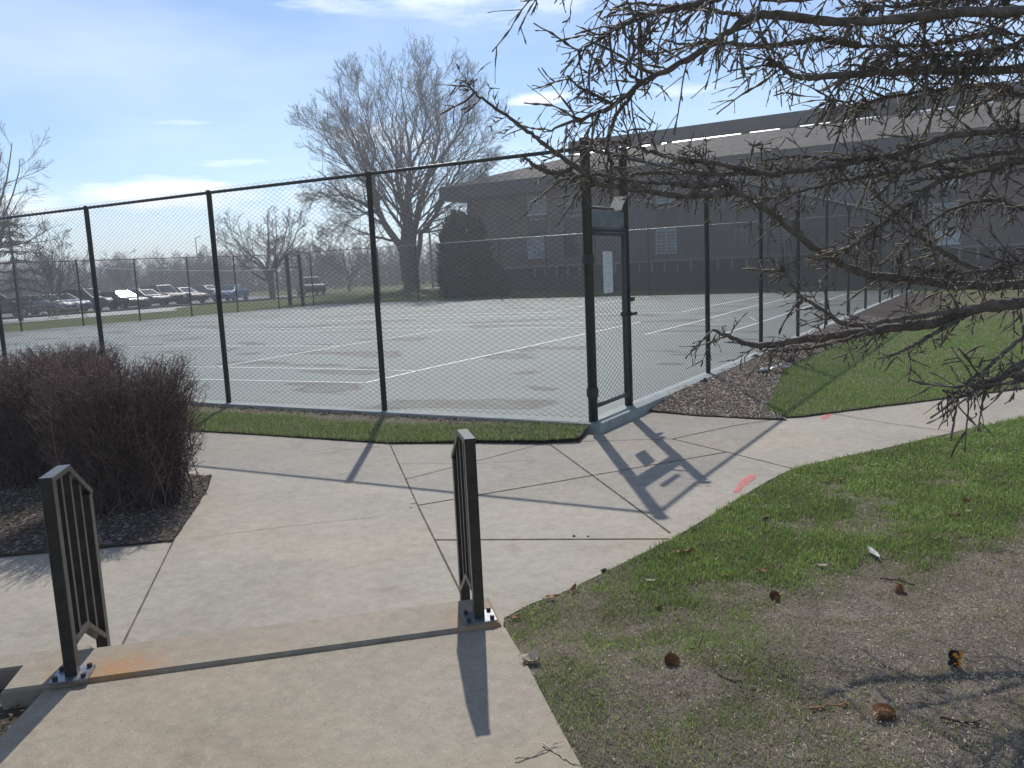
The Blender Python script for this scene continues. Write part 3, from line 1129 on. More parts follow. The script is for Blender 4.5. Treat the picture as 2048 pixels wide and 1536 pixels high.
tone = (.62 + .80 * fbm(Pn, 3.4, 95))[:, None]
col = col * tone * np.array([1.0, 1.0, 1.0]) + (tone - 1) * np.array([.02, .0, .0])
col = np.clip(col, .008, .6)
wd0 = (0.0022 + 0.0018 * rng.random(len(Pn))) * np.clip(px[:, 2] / 3.2, .9, 2.2)
b = blades(Pn, zz, h, wd0, col, 1.15)
o = struct(b.build('grass_by_walk', M_blade, col=True), 'lawn turning from green to dead thatch beside the curving walk', 'grass', 'stuff')

# thatch: short straw, dead needles and crumbs on the thin ground
Q = sample_poly(core, 760000)
Q = Q[inpoly(Q, np.array([q[:2] for q in lawnF]))]
zt = lawn_z(Q)
px = pix(np.c_[Q, zt])
g = greenness(Q)
k = rng.random(len(Q)) < np.clip((3.0 / px[:, 2]) ** 1.3, .08, 1) * (.25 + .75 * (1 - g))
Pt, zt, D_ = Q[k], zt[k], px[k, 2]
n = len(Pt)
a = rng.random(n) * 6.28
L = 0.002 + 0.010 * rng.random(n) ** 2.5
wd_ = 0.0005 + 0.0008 * rng.random(n) + .0012 * (rng.random(n) > .97)
dx, dy = np.cos(a) * L, np.sin(a) * L
sx, sy = -np.sin(a) * wd_, np.cos(a) * wd_
t0 = zt + 0.002 + .008 * rng.random(n)
t1 = t0 + (rng.random(n) - .4) * .010
V = np.stack([np.c_[Pt[:, 0] - dx - sx, Pt[:, 1] - dy - sy, t0], np.c_[Pt[:, 0] + dx - sx, Pt[:, 1] + dy - sy, t1],
              np.c_[Pt[:, 0] + dx + sx, Pt[:, 1] + dy + sy, t1 + .002], np.c_[Pt[:, 0] - dx + sx, Pt[:, 1] - dy + sy, t0 + .002]], 1).reshape(-1, 3)
patch = .55 + .9 * fbm(Pt, 4.5, 71)[:, None]
tcol = np.array([0.48, 0.395, 0.31]) * (0.55 + .70 * rng.random((n, 1)) ** 1.2) * patch + rng.normal(0, .010, (n, 3))
b = MB()
b.add(V, np.arange(4 * n).reshape(-1, 4), 0, np.repeat(np.clip(tcol, .015, .6), 4, 0))
struct(b.build('dead_thatch', M_chip, col=True), 'loose straw and dead needles on the bare ground under the larch', 'thatch', 'stuff')

# lawn beyond the walk
Pn = sample_poly(lawnB, 900000)
px = pix(np.c_[Pn, np.full(len(Pn), -.07)])
vis = (px[:, 0] < 2750) & (px[:, 2] < 20) & (rng.random(len(Pn)) < np.clip(9 / np.maximum(px[:, 2], 1), .15, 1))
Pn, D_ = Pn[vis], px[vis, 2]
nz = fbm(Pn, 1.3, 31)
edge = smooth01(nz, .35, .6)
col = grass_cols(len(Pn), 0.12 + .2 * (1 - edge))
b = blades(Pn, np.full(len(Pn), -.084), (0.020 + .028 * rng.random(len(Pn))), (0.004 + .004 * rng.random(len(Pn))) * np.clip(D_ / 9, 1, 1.8), col, .9)
struct(b.build('grass_beyond_walk', M_blade, col=True), 'bright mown lawn between the fence bed and the walk', 'grass', 'stuff')

# strip in front of the court
Pn = sample_poly(stripB, 190000)
zz = -0.083 + 0.05 * np.clip((Pn[:, 1] + 3.2) / 1.3, 0, 1)
nz = fbm(Pn, 1.7, 41)
bare = smooth01(Pn[:, 1] - np.array([front_y(x) for x in Pn[:, 0]]) + .62 - np.clip((Pn[:, 0] - 2.5) * .16, 0, .38) + (nz - .5) * .5, -.05, .25)
vis = (Pn[:, 0] > -6) & (rng.random(len(Pn)) > bare * .86)
Pn, zz, nz, bare = Pn[vis], zz[vis], nz[vis], bare[vis]
col = grass_cols(len(Pn), np.clip(.26 + .5 * bare + .35 * (nz - .5), .1, .95))
b = blades(Pn, zz, .018 + .034 * rng.random(len(Pn)), .005 + .004 * rng.random(len(Pn)), col, 1.0)
struct(b.build('grass_strip_by_court', M_blade, col=True), 'narrow grass strip between the court fence and the walk', 'grass', 'stuff')


# ---- mulch chips
def chips(poly, n, zf, name, label, base, smin, smax, cull=None, aspect=3.0, cvar=.9):
    Q = sample_poly(poly, n)
    if cull is not None:
        Q = Q[cull(Q)]
    n = len(Q)
    z = zf(Q) + .004 + .014 * rng.random(n)
    L = smin + (smax - smin) * rng.random(n) ** 2
    a = rng.random(n) * 6.28
    W_ = L / aspect * (.5 + rng.random(n))
    ti = rng.normal(0, .35, n)
    tj = rng.normal(0, .35, n)
    ux = np.c_[np.cos(a), np.sin(a), np.sin(ti)] * (L / 2)[:, None]
    uy = np.c_[-np.sin(a), np.cos(a), np.sin(tj)] * (W_ / 2)[:, None]
    uz = np.c_[np.zeros(n), np.zeros(n), np.ones(n)] * (W_ * .35)[:, None]
    Cn = np.c_[Q, z]
    vs = [Cn - ux - uy, Cn + ux * .9 - uy, Cn + ux + uy * .8, Cn - ux * .8 + uy]
    V = np.stack([v - uz for v in vs] + [v + uz for v in vs], 1).reshape(-1, 3)
    i = (np.arange(n) * 8)[:, None]
    F = np.concatenate([i + np.array(q) for q in ((4, 5, 6, 7), (0, 1, 5, 4), (1, 2, 6, 5), (2, 3, 7, 6), (3, 0, 4, 7))], 0)
    cc = np.array(base) * (1 - cvar / 2 + cvar * rng.random((n, 1)) ** 1.5 * 1.8) + rng.normal(0, .008, (n, 3))
    b = MB()
    b.add(V, F, 0, np.repeat(np.clip(cc, .01, .8), 8, 0))
    o = b.build(name, M_chip, col=True)
    return struct(o, label, 'mulch', 'stuff')


chips(bedR, 150000, bed_z, 'mulch_by_fence', 'tan wood chip mulch along the side fence of the court', (.47, .36, .275), .008, .026, lambda Q: rng.random(len(Q)) < np.clip(9 / np.maximum(Q[:, 1] + 9.6, 1), .1, 1) * (Q[:, 1] < 14), 2.2)
chips(bedL, 130000, bz, 'mulch_by_hedge', 'dark shredded mulch under the bare hedge', (.16, .13, .11), .010, .045, lambda Q: (Q[:, 0] > -1.0), 5.0, 1.1)
chips(bedN, 20000, flat_z(0.0, 0.03, 4), 'mulch_by_step', 'patch of shredded mulch beside the end of the step', (.18, .145, .115), .008, .04, None, 5.0, 1.1)
chips(stripB, 16000, lambda Q: -0.078 + 0.05 * np.clip((Q[:, 1] + 3.2) / 1.3, 0, 1), 'mulch_along_court_edge', 'thin dark mulch at the foot of the front fence', (.13, .10, .08), .012, .05,
      lambda Q: (Q[:, 1] > np.array([front_y(x) for x in Q[:, 0]]) - .16 - np.clip((Q[:, 0] - 2.6) * .22, 0, .55) - .22 * fbm(Q, 2, 5)) & (Q[:, 0] > -3), 3.0, 1.0)

# ---- red utility paint on the walk
for nm, pts, wd in (('red_paint_mark', [(1507, 950), (1493, 962), (1480, 974), (1470, 986)], .075), ('red_paint_mark', [(1664, 820), (1655, 829), (1645, 839)], .085)):
    Pp = resample0 = np.array([at(x, y, PZ) for x, y in pts])
    tt = np.linspace(0, 1, 24)
    C2 = np.stack([np.interp(tt, np.linspace(0, 1, len(Pp)), Pp[:, k]) for k in (0, 1)], 1)
    T = np.gradient(C2, axis=0)
    T /= np.linalg.norm(T, axis=1, keepdims=True)
    Nn = np.stack([-T[:, 1], T[:, 0]], 1)
    w_ = wd * .5 * (.55 + .45 * np.sin(tt * 3.0 + .3)) * (.7 + .6 * rng.random(24))
    o_ = rng.normal(0, .006, (24, 1))
    b = MB()
    b.add(np.concatenate([np.c_[C2 + Nn * (o_ - w_[:, None]), np.full(24, PZ + .004)], np.c_[C2 + Nn * (o_ + w_[:, None]), np.full(24, PZ + .004)]]), np.array([(i, i + 1, 25 + i, 24 + i) for i in range(23)]))
    struct(b.build(nm, M_red))

# ---- road and parking lot beyond the court
rd = MB()
rd.prism([(-46.3, -60), (-39.2, -60), (-39.2, 54), (-41.5, 70), (-47, 84), (-56, 96), (-64, 110), (-74, 104), (-62, 90), (-52, 78), (-47.5, 66), (-46.3, 54)], -0.2, -0.09)
struct(rd.build('road', M_road))
lot = MB()
lot.prism([(-92, -40), (-47.6, -40), (-47.6, 52), (-92, 52)], -0.2, -0.10)
struct(lot.build('parking_lot', M_lot))
cb = MB()
cb.prism([(-47.55, -40), (-46.35, -40), (-46.35, 52), (-47.55, 52)], -0.2, 0.03)
struct(cb.build('parking_kerb', M_base))

# ================================================================== FENCES
BAYW, TOP = 2.72, 2.90


def bay_mesh(width, z0, z1, p=0.051, pz=0.058, r=0.0027):
    nw = int(width / p)
    zc = np.arange(z0, z1 + pz / 2, pz / 2)
    K = len(zc)
    P = np.zeros((nw, K, 3))
    for i in range(nw):
        ph = (np.arange(K) + i) % 2
        P[i, :, 0] = (i + .5) * width / nw + (ph - .5) * width / nw
        P[i, :, 1] = (ph - .5) * .004
        P[i, :, 2] = zc
    b = MB()
    b.tubes(P, np.full((nw, K), r), 3)
    return b


proto_bay = bay_mesh(BAYW, 0.03, TOP + .035).build('chain_link', M_wire)
BAY_ME = proto_bay.data
bpy.data.objects.remove(proto_bay)


def tube_mesh(r, z0, z1, n=12, cap=True):
    b = MB()
    b.lathe([(r, z0), (r, z1 - .004), (r * 1.12, z1), (r * 1.12, z1 + .015), (r * .7, z1 + .035)] if cap else [(r, z0), (r, z1)], n=n)
    return b


def post_obj(parent, x, y, r=.036, top=TOP, z0=-.13, mat=None):
    o = tube_mesh(r, z0, top).build('post', mat or M_post, parent, smooth=True)
    o.location = Vector((x, y, 0)) - parent.location
    return o


def bay_obj(parent, a, b, zs=1.0):
    a, b = np.array(a), np.array(b)
    o = bpy.data.objects.new('chain_link', BAY_ME)
    COL.objects.link(o)
    o.parent = parent
    o.location = Vector((a[0], a[1], 0)) - parent.location
    d = b - a
    o.rotation_euler = (0, 0, math.atan2(d[1], d[0]))
    o.scale = (np.linalg.norm(d) / BAYW, 1, zs)
    return o



def rail_obj(parent, pts, r=.021, name='top_rail', mat=None, n=8):
    b = MB()
    P = np.array([[*p] for p in pts], float)
    b.tubes(P, np.full(len(P), r), n)
    return b.build(name, mat or M_post, parent, origin=tuple(parent.location), smooth=True)


# front fence
ff_ = thing('chain_link_fence', 'near black chain link fence running along the front of the court', 'fence', (4.832, -1.74, 0))
fx = [4.832, 2.019, -0.686, -3.40, -6.12, -8.84, -11.56, -14.28, -17.0, -19.72, -22.44, -25.16]
fp = [(x, front_y(x)) for x in fx]
for i, (x, y) in enumerate(fp):
    post_obj(ff_, x, y, .052 if i == 0 else .036, TOP + (.08 if i == 0 else .0))
for i in range(len(fp) - 1):
    bay_obj(ff_, fp[i + 1], fp[i])
rail_obj(ff_, [(x, y, TOP) for x, y in fp])
# side fence
sf = thing('chain_link_fence', 'black chain link fence receding along the mulch bed on the right of the court', 'fence', (4.812, -0.726, 0))
sy = [-0.726, 2.21, 5.13, 7.97] + [7.97 + 2.87 * k for k in range(1, 8)]
spx = [(4.812 + 0.006 * max(0, y), y) for y in sy]
for i, (x, y) in enumerate(spx):
    post_obj(sf, x, y, .050 if i == 0 else .036, TOP + (.08 if i == 0 else 0))
for i in range(len(spx) - 1):
    bay_obj(sf, spx[i], spx[i + 1])
rail_obj(sf, [(4.832, -1.74, TOP)] + [(x, y, TOP) for x, y in spx])
# over the gate the mesh starts above the transom
o = bay_mesh(.94, 2.32, TOP + .035).build('chain_link', M_wire, sf)
o.location = Vector((4.83, -1.70, 0)) - sf.location
o.rotation_euler = (0, 0, R_(90))
# left fence
lf = thing('chain_link_fence', 'far left chain link fence with thin posts in front of the grass verge', 'fence', (LX, -2.9, 0))
ly = [-2.9, 0.0, 3.0, 5.9, 8.7, 11.4, 14.2, 17.1, 20.0, 22.9, 25.6]
for y in ly:
    post_obj(lf, LX, y, .036, 2.75 + .012 * y)
for i in range(len(ly) - 1):
    bay_obj(lf, (LX, ly[i]), (LX, ly[i + 1]), (2.75 + .012 * ly[i + 1]) / TOP)
rail_obj(lf, [(LX, y, 2.75 + .012 * y) for y in ly])
# far fence
bf = thing('chain_link_fence', 'far chain link fence with a bright top wire in front of the brick building', 'fence', (-24.2, NY, 0))
bxs = [-24.2 + 2.9 * k for k in range(11)]
for x in bxs:
    post_obj(bf, x, NY, .036, 3.25)
for i in range(len(bxs) - 1):
    bay_obj(bf, (bxs[i], NY), (bxs[i + 1], NY), 3.25 / TOP)
rail_obj(bf, [(x, NY, 3.27) for x in bxs], .016, 'top_wire', M_galv, 6)
# corner gate of the far fence
cg = thing('fence_gate', 'pair of thick dark gate posts at the far corner of the court', 'gate', (LX, 27.2, 0))
g0, g1 = at(581, 611), at(606, 611)
post_obj(cg, g0[0], g0[1], .13, 3.25)
post_obj(cg, g1[0], g1[1], .11, 3.25)
rail_obj(cg, [(g0[0], g0[1], 2.35), (g1[0], g1[1], 2.35)], .05, 'crossbar')
rail_obj(cg, [(g0[0], g0[1], 3.2), (g1[0], g1[1], 3.2)], .05, 'crossbar')
rail_obj(cg, [(LX, 25.6, 3.05), (g0[0], g0[1], 3.2), (g1[0], g1[1], 3.2), (-24.2, NY, 3.27)], .02, 'top_wire')

# ================================================================== GATE
GX = 4.82
gt = thing('court_gate', 'narrow grey chain link gate closed at the corner of the court', 'gate', (4.832, -1.74, 0))
y0, y1 = -1.665, -0.80
gz0, gz1 = 0.13, 2.05
b = MB()
for yy in (y0, y1):
    b.tubes([(GX, yy, gz0 - (.03)), (GX, yy, gz1)], [.030, .030], 10)
for z_ in (gz0 + .02, gz1 - .02):
    b.tubes([(GX, y0, z_), (GX, y1, z_)], [.026, .026], 10)
b.build('frame', M_gate, gt, tuple(gt.location), smooth=True)
m_ = bay_mesh(y1 - y0, gz0, gz1)
o = m_.build('chain_link', M_wire, gt)
o.location = (GX - gt.location.x, y0 - gt.location.y, 0)
o.rotation_euler = (0, 0, R_(90))
b = MB()
b.box((GX + .0, y1 + .05, 1.10), (.09, .13, .05))
b.box((GX + .06, y1 + .10, 1.10), (.05, .16, .035))
b.box((GX + .05, y1 + .08, 1.27), (.05, .11, .05))
b.build('latch', M_post, gt, tuple(gt.location))
for z_ in (.32, 1.75):
    b = MB()
    b.lathe([(.062, z_ - .05), (.066, z_ - .04), (.066, z_ + .04), (.062, z_ + .05)], (4.832, -1.74, 0), 10)
    b.box((GX, -1.70, z_), (.05, .10, .05))
    b.build('hinge', M_post, gt, tuple(gt.location))
b = MB()
b.tubes([(GX, -1.72, 2.075), (GX, -0.74, 2.075)], [.024, .024], 8)
b.tubes([(GX, -1.72, 2.30), (GX, -0.74, 2.30)], [.016, .016], 8)
b.build('transom', M_gate, gt, tuple(gt.location), smooth=True)
b = MB()
b.beam((GX, -1.69, 2.19), (GX, -0.78, 2.19), .022, .165)
b.build('transom_board', M_board, gt, tuple(gt.location))
b = MB()
b.beam((GX + .03, -1.06, 2.28), (GX + .03, -0.90, 2.44), .014, .15, (1, 0, 0))
b.build('brace_plate', M_tan, gt, tuple(gt.location))
b = MB()
b.beam((GX - .03, -1.33, 2.56), (GX - .03, -0.95, 2.56), .03, .06)
b.build('stop_bar', M_gate, gt, tuple(gt.location))

# rules sign hung on the gate mesh
q0, q1 = atX(1205.5, 503, GX + .035), atX(1226, 585, GX + .035)
sy0, sy1, sz1, sz0 = q0[1], q1[1], q0[2], q1[2]
sg = thing('notice_sign', 'tall narrow white notice plate hung on the gate mesh', 'sign', (GX + .035, (sy0 + sy1) / 2, sz0))
b = MB()
hw, hh, cr = (sy1 - sy0) / 2, sz1 - sz0, .03
pr = []
for cx, cz, a0 in ((hw - cr, hh - cr, 0), (-hw + cr, hh - cr, 90), (-hw + cr, cr, 180), (hw - cr, cr, 270)):
    for k in range(5):
        a = R_(a0 + k * 22.5)
        pr.append((cx + cr * math.cos(a), cz + cr * math.sin(a)))
n = len(pr)
b.add([(.003, y, z) for y, z in pr] + [(-.003, y, z) for y, z in pr], [tuple(range(n)), tuple(reversed(range(n, 2 * n)))] + [(i, i + n, (i + 1) % n + n, (i + 1) % n) for i in range(n)])
b.build('plate', M_sign, sg)
b = MB()
for k in range(11):
    z_ = hh * (.93 - k * .074)
    wl = hw * (.55 if k == 0 else random.uniform(.5, .78))
    y_ = -wl
    while y_ < wl:
        L = random.uniform(.012, .035)
        if random.random() < .8:
            b.box((.0038, -(y_ + L / 2), z_), (.0012, L * .85, .006))
        y_ += L + .008
b.build('lettering', M_ink, sg)
b = MB()
for z_ in (hh * .96, hh * .05):
    b.lathe([(.007, -.004), (.007, .004)], (0.004, 0, z_), 8)
b.build('bolt', M_bolt, sg)

# ================================================================== HANDRAILS
rang = math.atan2(rpn[1], rpn[0])


def handrail(base, label):
    t = thing('handrail', label, 'handrail', tuple(base), 'short handrails at the step', rang)
    H1, H2, F, Lr = .868, .690, .205, .445
    for x, z0, z1 in ((0.0, 0.006, H1 - .015), (Lr, PZ - TZ, H2 - .015)):
        b = MB()
        b.beam((x, 0, z0), (x, 0, z1), .049, .049, (1, 0, 0), 0, .003)
        b.build('post', M_rail, t)
    b = MB()
    b.beam((-.028, 0, H1 - .014), (F + .004, 0, H1 - .014), .054, .026, (0, 0, 1), 0, .003)
    b.beam((F - .002, 0, H1 - .016), (Lr + .030, 0, H2 - .016), .052, .026, (0, 0, 1), 0, .003)
    b.build('top_rail', M_rail, t)
    b = MB()
    b.beam((.026, 0, .140), (F + .004, 0, .140), .052, .026, (0, 0, 1), 0, .003)
    b.beam((F - .002, 0, .139), (Lr - .026, 0, -.012), .050, .026, (0, 0, 1), 0, .003)
    b.build('bottom_rail', M_rail, t)
    for x in (.111, .222, .334):
        zt_ = H1 - .026 if x < F else H1 - .016 - (x - F) / (Lr + .03 - F) * (H1 - H2) - .01
        zb = .150 if x < F else .139 - (x - F) / (Lr - .026 - F) * .151 + .008
        b = MB()
        b.beam((x, 0, zb), (x, 0, zt_), .033, .024, (1, 0, 0), 0, .0008)
        b.build('picket', M_rail, t)
    b = MB()
    b.beam((0, 0, 0.0), (0, 0, .011), .13, .15, (0, 1, 0), 0, .006)
    pl = b.build('base_plate', M_plate, t)
    for x, y in ((.045, .055), (.045, -.055), (-.045, .055), (-.045, -.055)):
        b = MB()
        b.lathe([(.011, .011), (.011, .024), (.008, .028)], (x, y, 0), 6)
        b.build('bolt', M_bolt, pl)
    return t


handrail((*RAIL_R[:2], TZ), 'dark bronze handrail between the step and the lawn edge')
handrail((*RAIL_L[:2], TZ), 'dark bronze handrail in front of the bare hedge and mulch')


# ================================================================== BRANCHING
def nrm(v):
    return v / (np.linalg.norm(v, axis=-1, keepdims=True) + 1e-12)


def sprout(P, Rr, m, ang, lr, K=5, tmin=.3, tmax=.98, up=0.0, wob=.12, rr=.55, rend=.4, lmin=0.0, outw=None, r=None):
    r = r or rng
    Nn, Kp, _ = P.shape
    t = tmin + (tmax - tmin) * ((np.arange(m)[None, :] + r.random((Nn, m))) / m)
    f = t * (Kp - 1)
    i = np.minimum(f.astype(int), Kp - 2)
    u = (f - i)[..., None]
    I = np.arange(Nn)[:, None]
    p0 = P[I, i] * (1 - u) + P[I, i + 1] * u
    T = nrm(P[I, i + 1] - P[I, i])
    R0 = Rr[I, i] * (1 - u[..., 0]) + Rr[I, i + 1] * u[..., 0]
    Lp = np.linalg.norm(np.diff(P, axis=1), axis=2).sum(1)[:, None]
    L = np.maximum(Lp * lr * (1.2 - .75 * t) * (.65 + .7 * r.random((Nn, m))), lmin)
    rnd = nrm(r.normal(size=(Nn, m, 3)))
    if outw is not None:
        rnd = nrm(rnd + .6 * nrm(p0 - np.asarray(outw)))
    pp = nrm(rnd - (rnd * T).sum(-1, keepdims=True) * T)
    a = R_(1) * ang * (.7 + .6 * r.random((Nn, m, 1)))
    d = nrm(np.cos(a) * T + np.sin(a) * pp)
    p0, d, L, R0 = p0.reshape(-1, 3), d.reshape(-1, 3), L.reshape(-1), R0.reshape(-1) * rr
    Q = np.zeros((len(p0), K, 3))
    Q[:, 0] = p0
    st_ = L / (K - 1)
    for k in range(1, K):
        d = nrm(d + r.normal(size=d.shape) * wob + np.array([0, 0, up]))
        Q[:, k] = Q[:, k - 1] + d * st_[:, None]
    S = R0[:, None] * np.linspace(1, rend, K)[None, :]
    return Q, S


def resample(pts, K, wob=0.0):
    P = np.array(pts, float)
    n = len(P)
    out = []
    for s in np.linspace(0, n - 1.0001, K):
        i = int(s)
        u = s - i
        p0, p1, p2, p3 = P[max(i - 1, 0)], P[i], P[min(i + 1, n - 1)], P[min(i + 2, n - 1)]
        out.append(.5 * (2 * p1 + (p2 - p0) * u + (2 * p0 - 5 * p1 + 4 * p2 - p3) * u * u + (3 * p1 - p0 - 3 * p2 + p3) * u ** 3))
    out = np.array(out)
    if wob:
        out[1:-1] += rng.normal(0, wob, out[1:-1].shape)
    return out


# ---- the big bare tree beyond the court
D0 = 60.0
tr = thing('bare_tree', 'large leafless many stemmed tree standing beside the end of the brick building', 'tree', tuple(TREE))
leaders = [
    ([(812, 560, 0), (803, 500, 0), (770, 450, -.5), (747, 395, -1), (738, 340, -1.5), (716, 290, -2), (692, 235, -2.2), (668, 185, -2.4)], .42),
    ([(818, 550, 0), (812, 470, .3), (800, 400, .8), (793, 340, 1.2), (783, 285, 1.5), (757, 215, 1.8), (742, 140, 2.2)], .36),
    ([(822, 545, 0), (820, 460, -.3), (813, 390, -.8), (822, 320, -1), (815, 250, -1), (806, 180, -1.3), (800, 120, -1.4)], .36),
    ([(826, 540, 0), (830, 450, .5), (850, 375, 1), (873, 305, 1.5), (885, 245, 1.7), (874, 185, 1.9), (892, 100, 2)], .36),
    ([(830, 535, 0), (842, 470, 0), (872, 430, -.6), (900, 380, -1.2), (928, 325, -1.6), (955, 270, -1.9), (985, 210, -2)], .28),
    ([(760, 436, -.5), (722, 405, -1.2), (680, 390, -2), (640, 388, -2.5), (605, 400, -3)], .12),
    ([(748, 400, -1), (712, 345, -.2), (672, 300, .6), (635, 262, 1.2), (603, 225, 1.6)], .16),
    ([(738, 345, -1.4), (745, 290, -.4), (728, 230, .3), (712, 170, .9), (705, 125, 1.2)], .15),
    ([(860, 350, 1.1), (900, 290, 2), (925, 240, 2.6), (940, 180, 3), (950, 130, 3.2)], .15),
    ([(800, 405, .8), (770, 340, 2), (735, 290, 3), (700, 255, 3.8), (668, 215, 4.2)], .15),
    ([(822, 330, -1), (845, 270, -2), (856, 210, -3), (845, 150, -3.6), (850, 100, -4)], .14),
    ([(890, 400, -1), (930, 385, -.4), (965, 350, .5), (990, 305, 1)], .12),
    ([(752, 420, -.7), (720, 430, .6), (690, 445, 1.6), (660, 470, 2.4)], .08),
]
b = MB()
trunk_pts = resample([atD(824, 592, D0), atD(823, 560, D0), atD(819, 525, D0), atD(815, 498, D0), atD(816, 480, D0)], 14)
b.tubes(trunk_pts, np.interp(np.linspace(0, 1, 14), [0, .15, .4, .75, 1], [.84, .62, .60, .66, .36]), 14)
LP, LR = [], []
for pts, r0 in leaders:
    q = resample([atD(803 + (x - 803) * (.93 if y < 420 else 1), 420 + (y - 420) * .90 if y < 420 else y, D0 + dz) for x, y, dz in pts], 24, .05)
    rr_ = r0 * .82 * np.linspace(1, .06, 24) ** 1.25
    LP.append(q)
    LR.append(rr_)
LP, LR = np.array(LP), np.array(LR)
b.tubes(LP, LR, 9)
b.build('trunk', M_tree, tr, tuple(TREE), smooth=True)
b = MB()
ctr = atD(800, 420, D0)
P1, R1 = sprout(LP, LR, 26, 38, .38, 8, .12, .96, .045, .08, .42, .3, .8, ctr)
b.tubes(P1, np.maximum(R1, .014), 5)
P2_, R2 = sprout(P1, R1, 8, 36, .46, 6, .15, .97, .05, .09, .55, .35, .4, ctr)
b.tubes(P2_, np.maximum(R2, .0095), 3)
P3, R3 = sprout(P2_, R2, 4, 34, .50, 4, .15, .97, .06, .11, .6, .4, .3)
b.tubes(P3, np.maximum(R3, .0065), 3)
P4, R4 = sprout(np.concatenate([P3[::2], ]), R3[::2], 3, 30, .6, 3, .2, .98, .05, .12, .7, .5, .25)
b.tubes(P4, np.maximum(R4, .0055), 3)
b.build('crown', M_tree, tr, tuple(TREE))


# ---- other bare trees, built to a height and spread
def bare_tree(base, H, spread, label, mat, seed, group=None, nl=7, lean=0.0, fork=.25, m1=9, m2=6, m3=4, tw=.012, trunk_r=None, droop=.0):
    r = np.random.default_rng(seed)
    t = thing('bare_tree', label, 'tree', tuple(base), group)
    tr_ = trunk_r or H * .022
    z = np.linspace(-.2, H * fork, 8)
    tp = np.c_[lean * z + r.normal(0, .02 * H * .3, 8), r.normal(0, .02 * H * .3, 8), z]
    tp[0, :2] = 0
    b = MB()
    b.tubes(tp, tr_ * np.linspace(1.25, .85, 8), 8)
    LPs, LRs = [], []
    for i in range(nl):
        a = i * 2 * math.pi / nl + r.random()
        s = spread * (.35 + .65 * r.random())
        e_ = np.array([math.cos(a) * s + lean * H, math.sin(a) * s, H * (.72 + .28 * r.random()) * (1 - .18 * (s / spread) ** 2)])
        p0 = tp[-1 - (i % 3)]
        mid = p0 * .55 + e_ * .45 + np.array([math.cos(a), math.sin(a), 0]) * s * .15
        LPs.append(resample([p0, (p0 + mid) / 2 + r.normal(0, .05 * H * .3, 3), mid, e_], 12) + r.normal(0, .006 * H, (12, 3)))
        LRs.append(tr_ * .55 * np.linspace(1, .15, 12))
    LPs, LRs = np.array(LPs), np.array(LRs)
    LPs[:, 0] = np.array([tp[-1 - (i % 3)] for i in range(nl)])
    b.tubes(LPs, LRs, 6)
    b.build('trunk', mat, t, smooth=True)
    b = MB()
    A1, S1 = sprout(LPs, LRs, m1, 38, .42, 6, .2, .98, .03 - droop, .12, .5, .3, .06 * H, None, r)
    b.tubes(A1, np.maximum(S1, tw * 1.6), 4)
    A2, S2 = sprout(A1, S1, m2, 36, .5, 5, .2, .98, .03 - droop, .13, .55, .35, .03 * H, None, r)
    b.tubes(A2, np.maximum(S2, tw), 3)
    A3, S3 = sprout(A2, S2, m3, 34, .6, 4, .2, .98, .02 - droop, .14, .6, .4, .02 * H, None, r)
    b.tubes(A3, np.maximum(S3, tw * .75), 3)
    b.build('crown', mat, t)
    return t


def gat(x, y, D):
    q = atD(x, y, D)
    return (q[0], q[1], ground_z(q[0], q[1]))


bare_tree(gat(545, 596, 72), 8.6, 4.6, 'small spreading bare tree between the thick gate posts and the road', M_tree, 3, nl=9, fork=.26, m1=10, m2=6, m3=4, tw=.014, trunk_r=.24)
bare_tree(gat(-45, 632, 52), 12.6, 5.0, 'tall bare tree cut by the left edge of the photo', M_tree, 11, nl=10, m1=10, m2=7, m3=5, tw=.010)
bare_tree(gat(115, 632, 60), 6.3, 3.0, 'low bushy bare tree beside the hazy pine', M_tree2, 12, nl=9, fork=.15, m1=9, m2=6, m3=4, tw=.011)
bare_tree(gat(250, 600, 95), 6.2, 3.0, 'slight bare sapling rising over the parked cars', M_tree2, 13, nl=6, fork=.3, m1=7, m2=5, m3=3, tw=.014)
bare_tree(gat(700, 585, 92), 7.5, 5.0, 'broad brownish bare tree behind the black truck', M_tree2, 14, nl=9, fork=.2, m1=10, m2=6, m3=4, tw=.016)
bare_tree(gat(640, 590, 105), 8.0, 5.0, 'thin bare tree among the wood left of the big tree', M_tree2, 15, nl=8, fork=.2, m1=9, m2=6, m3=4, tw=.016)
bare_tree(gat(905, 566, 110), 10.0, 4.5, 'bare tree showing between the pole and the dark evergreen', M_tree2, 16, nl=8, fork=.25, m1=9, m2=6, m3=4, tw=.016)
bare_tree(gat(440, 600, 110), 6.6, 3.5, 'faint bare tree far behind the row of parked cars', M_tree2, 17, nl=7, fork=.2, m1=8, m2=6, m3=4, tw=.018)


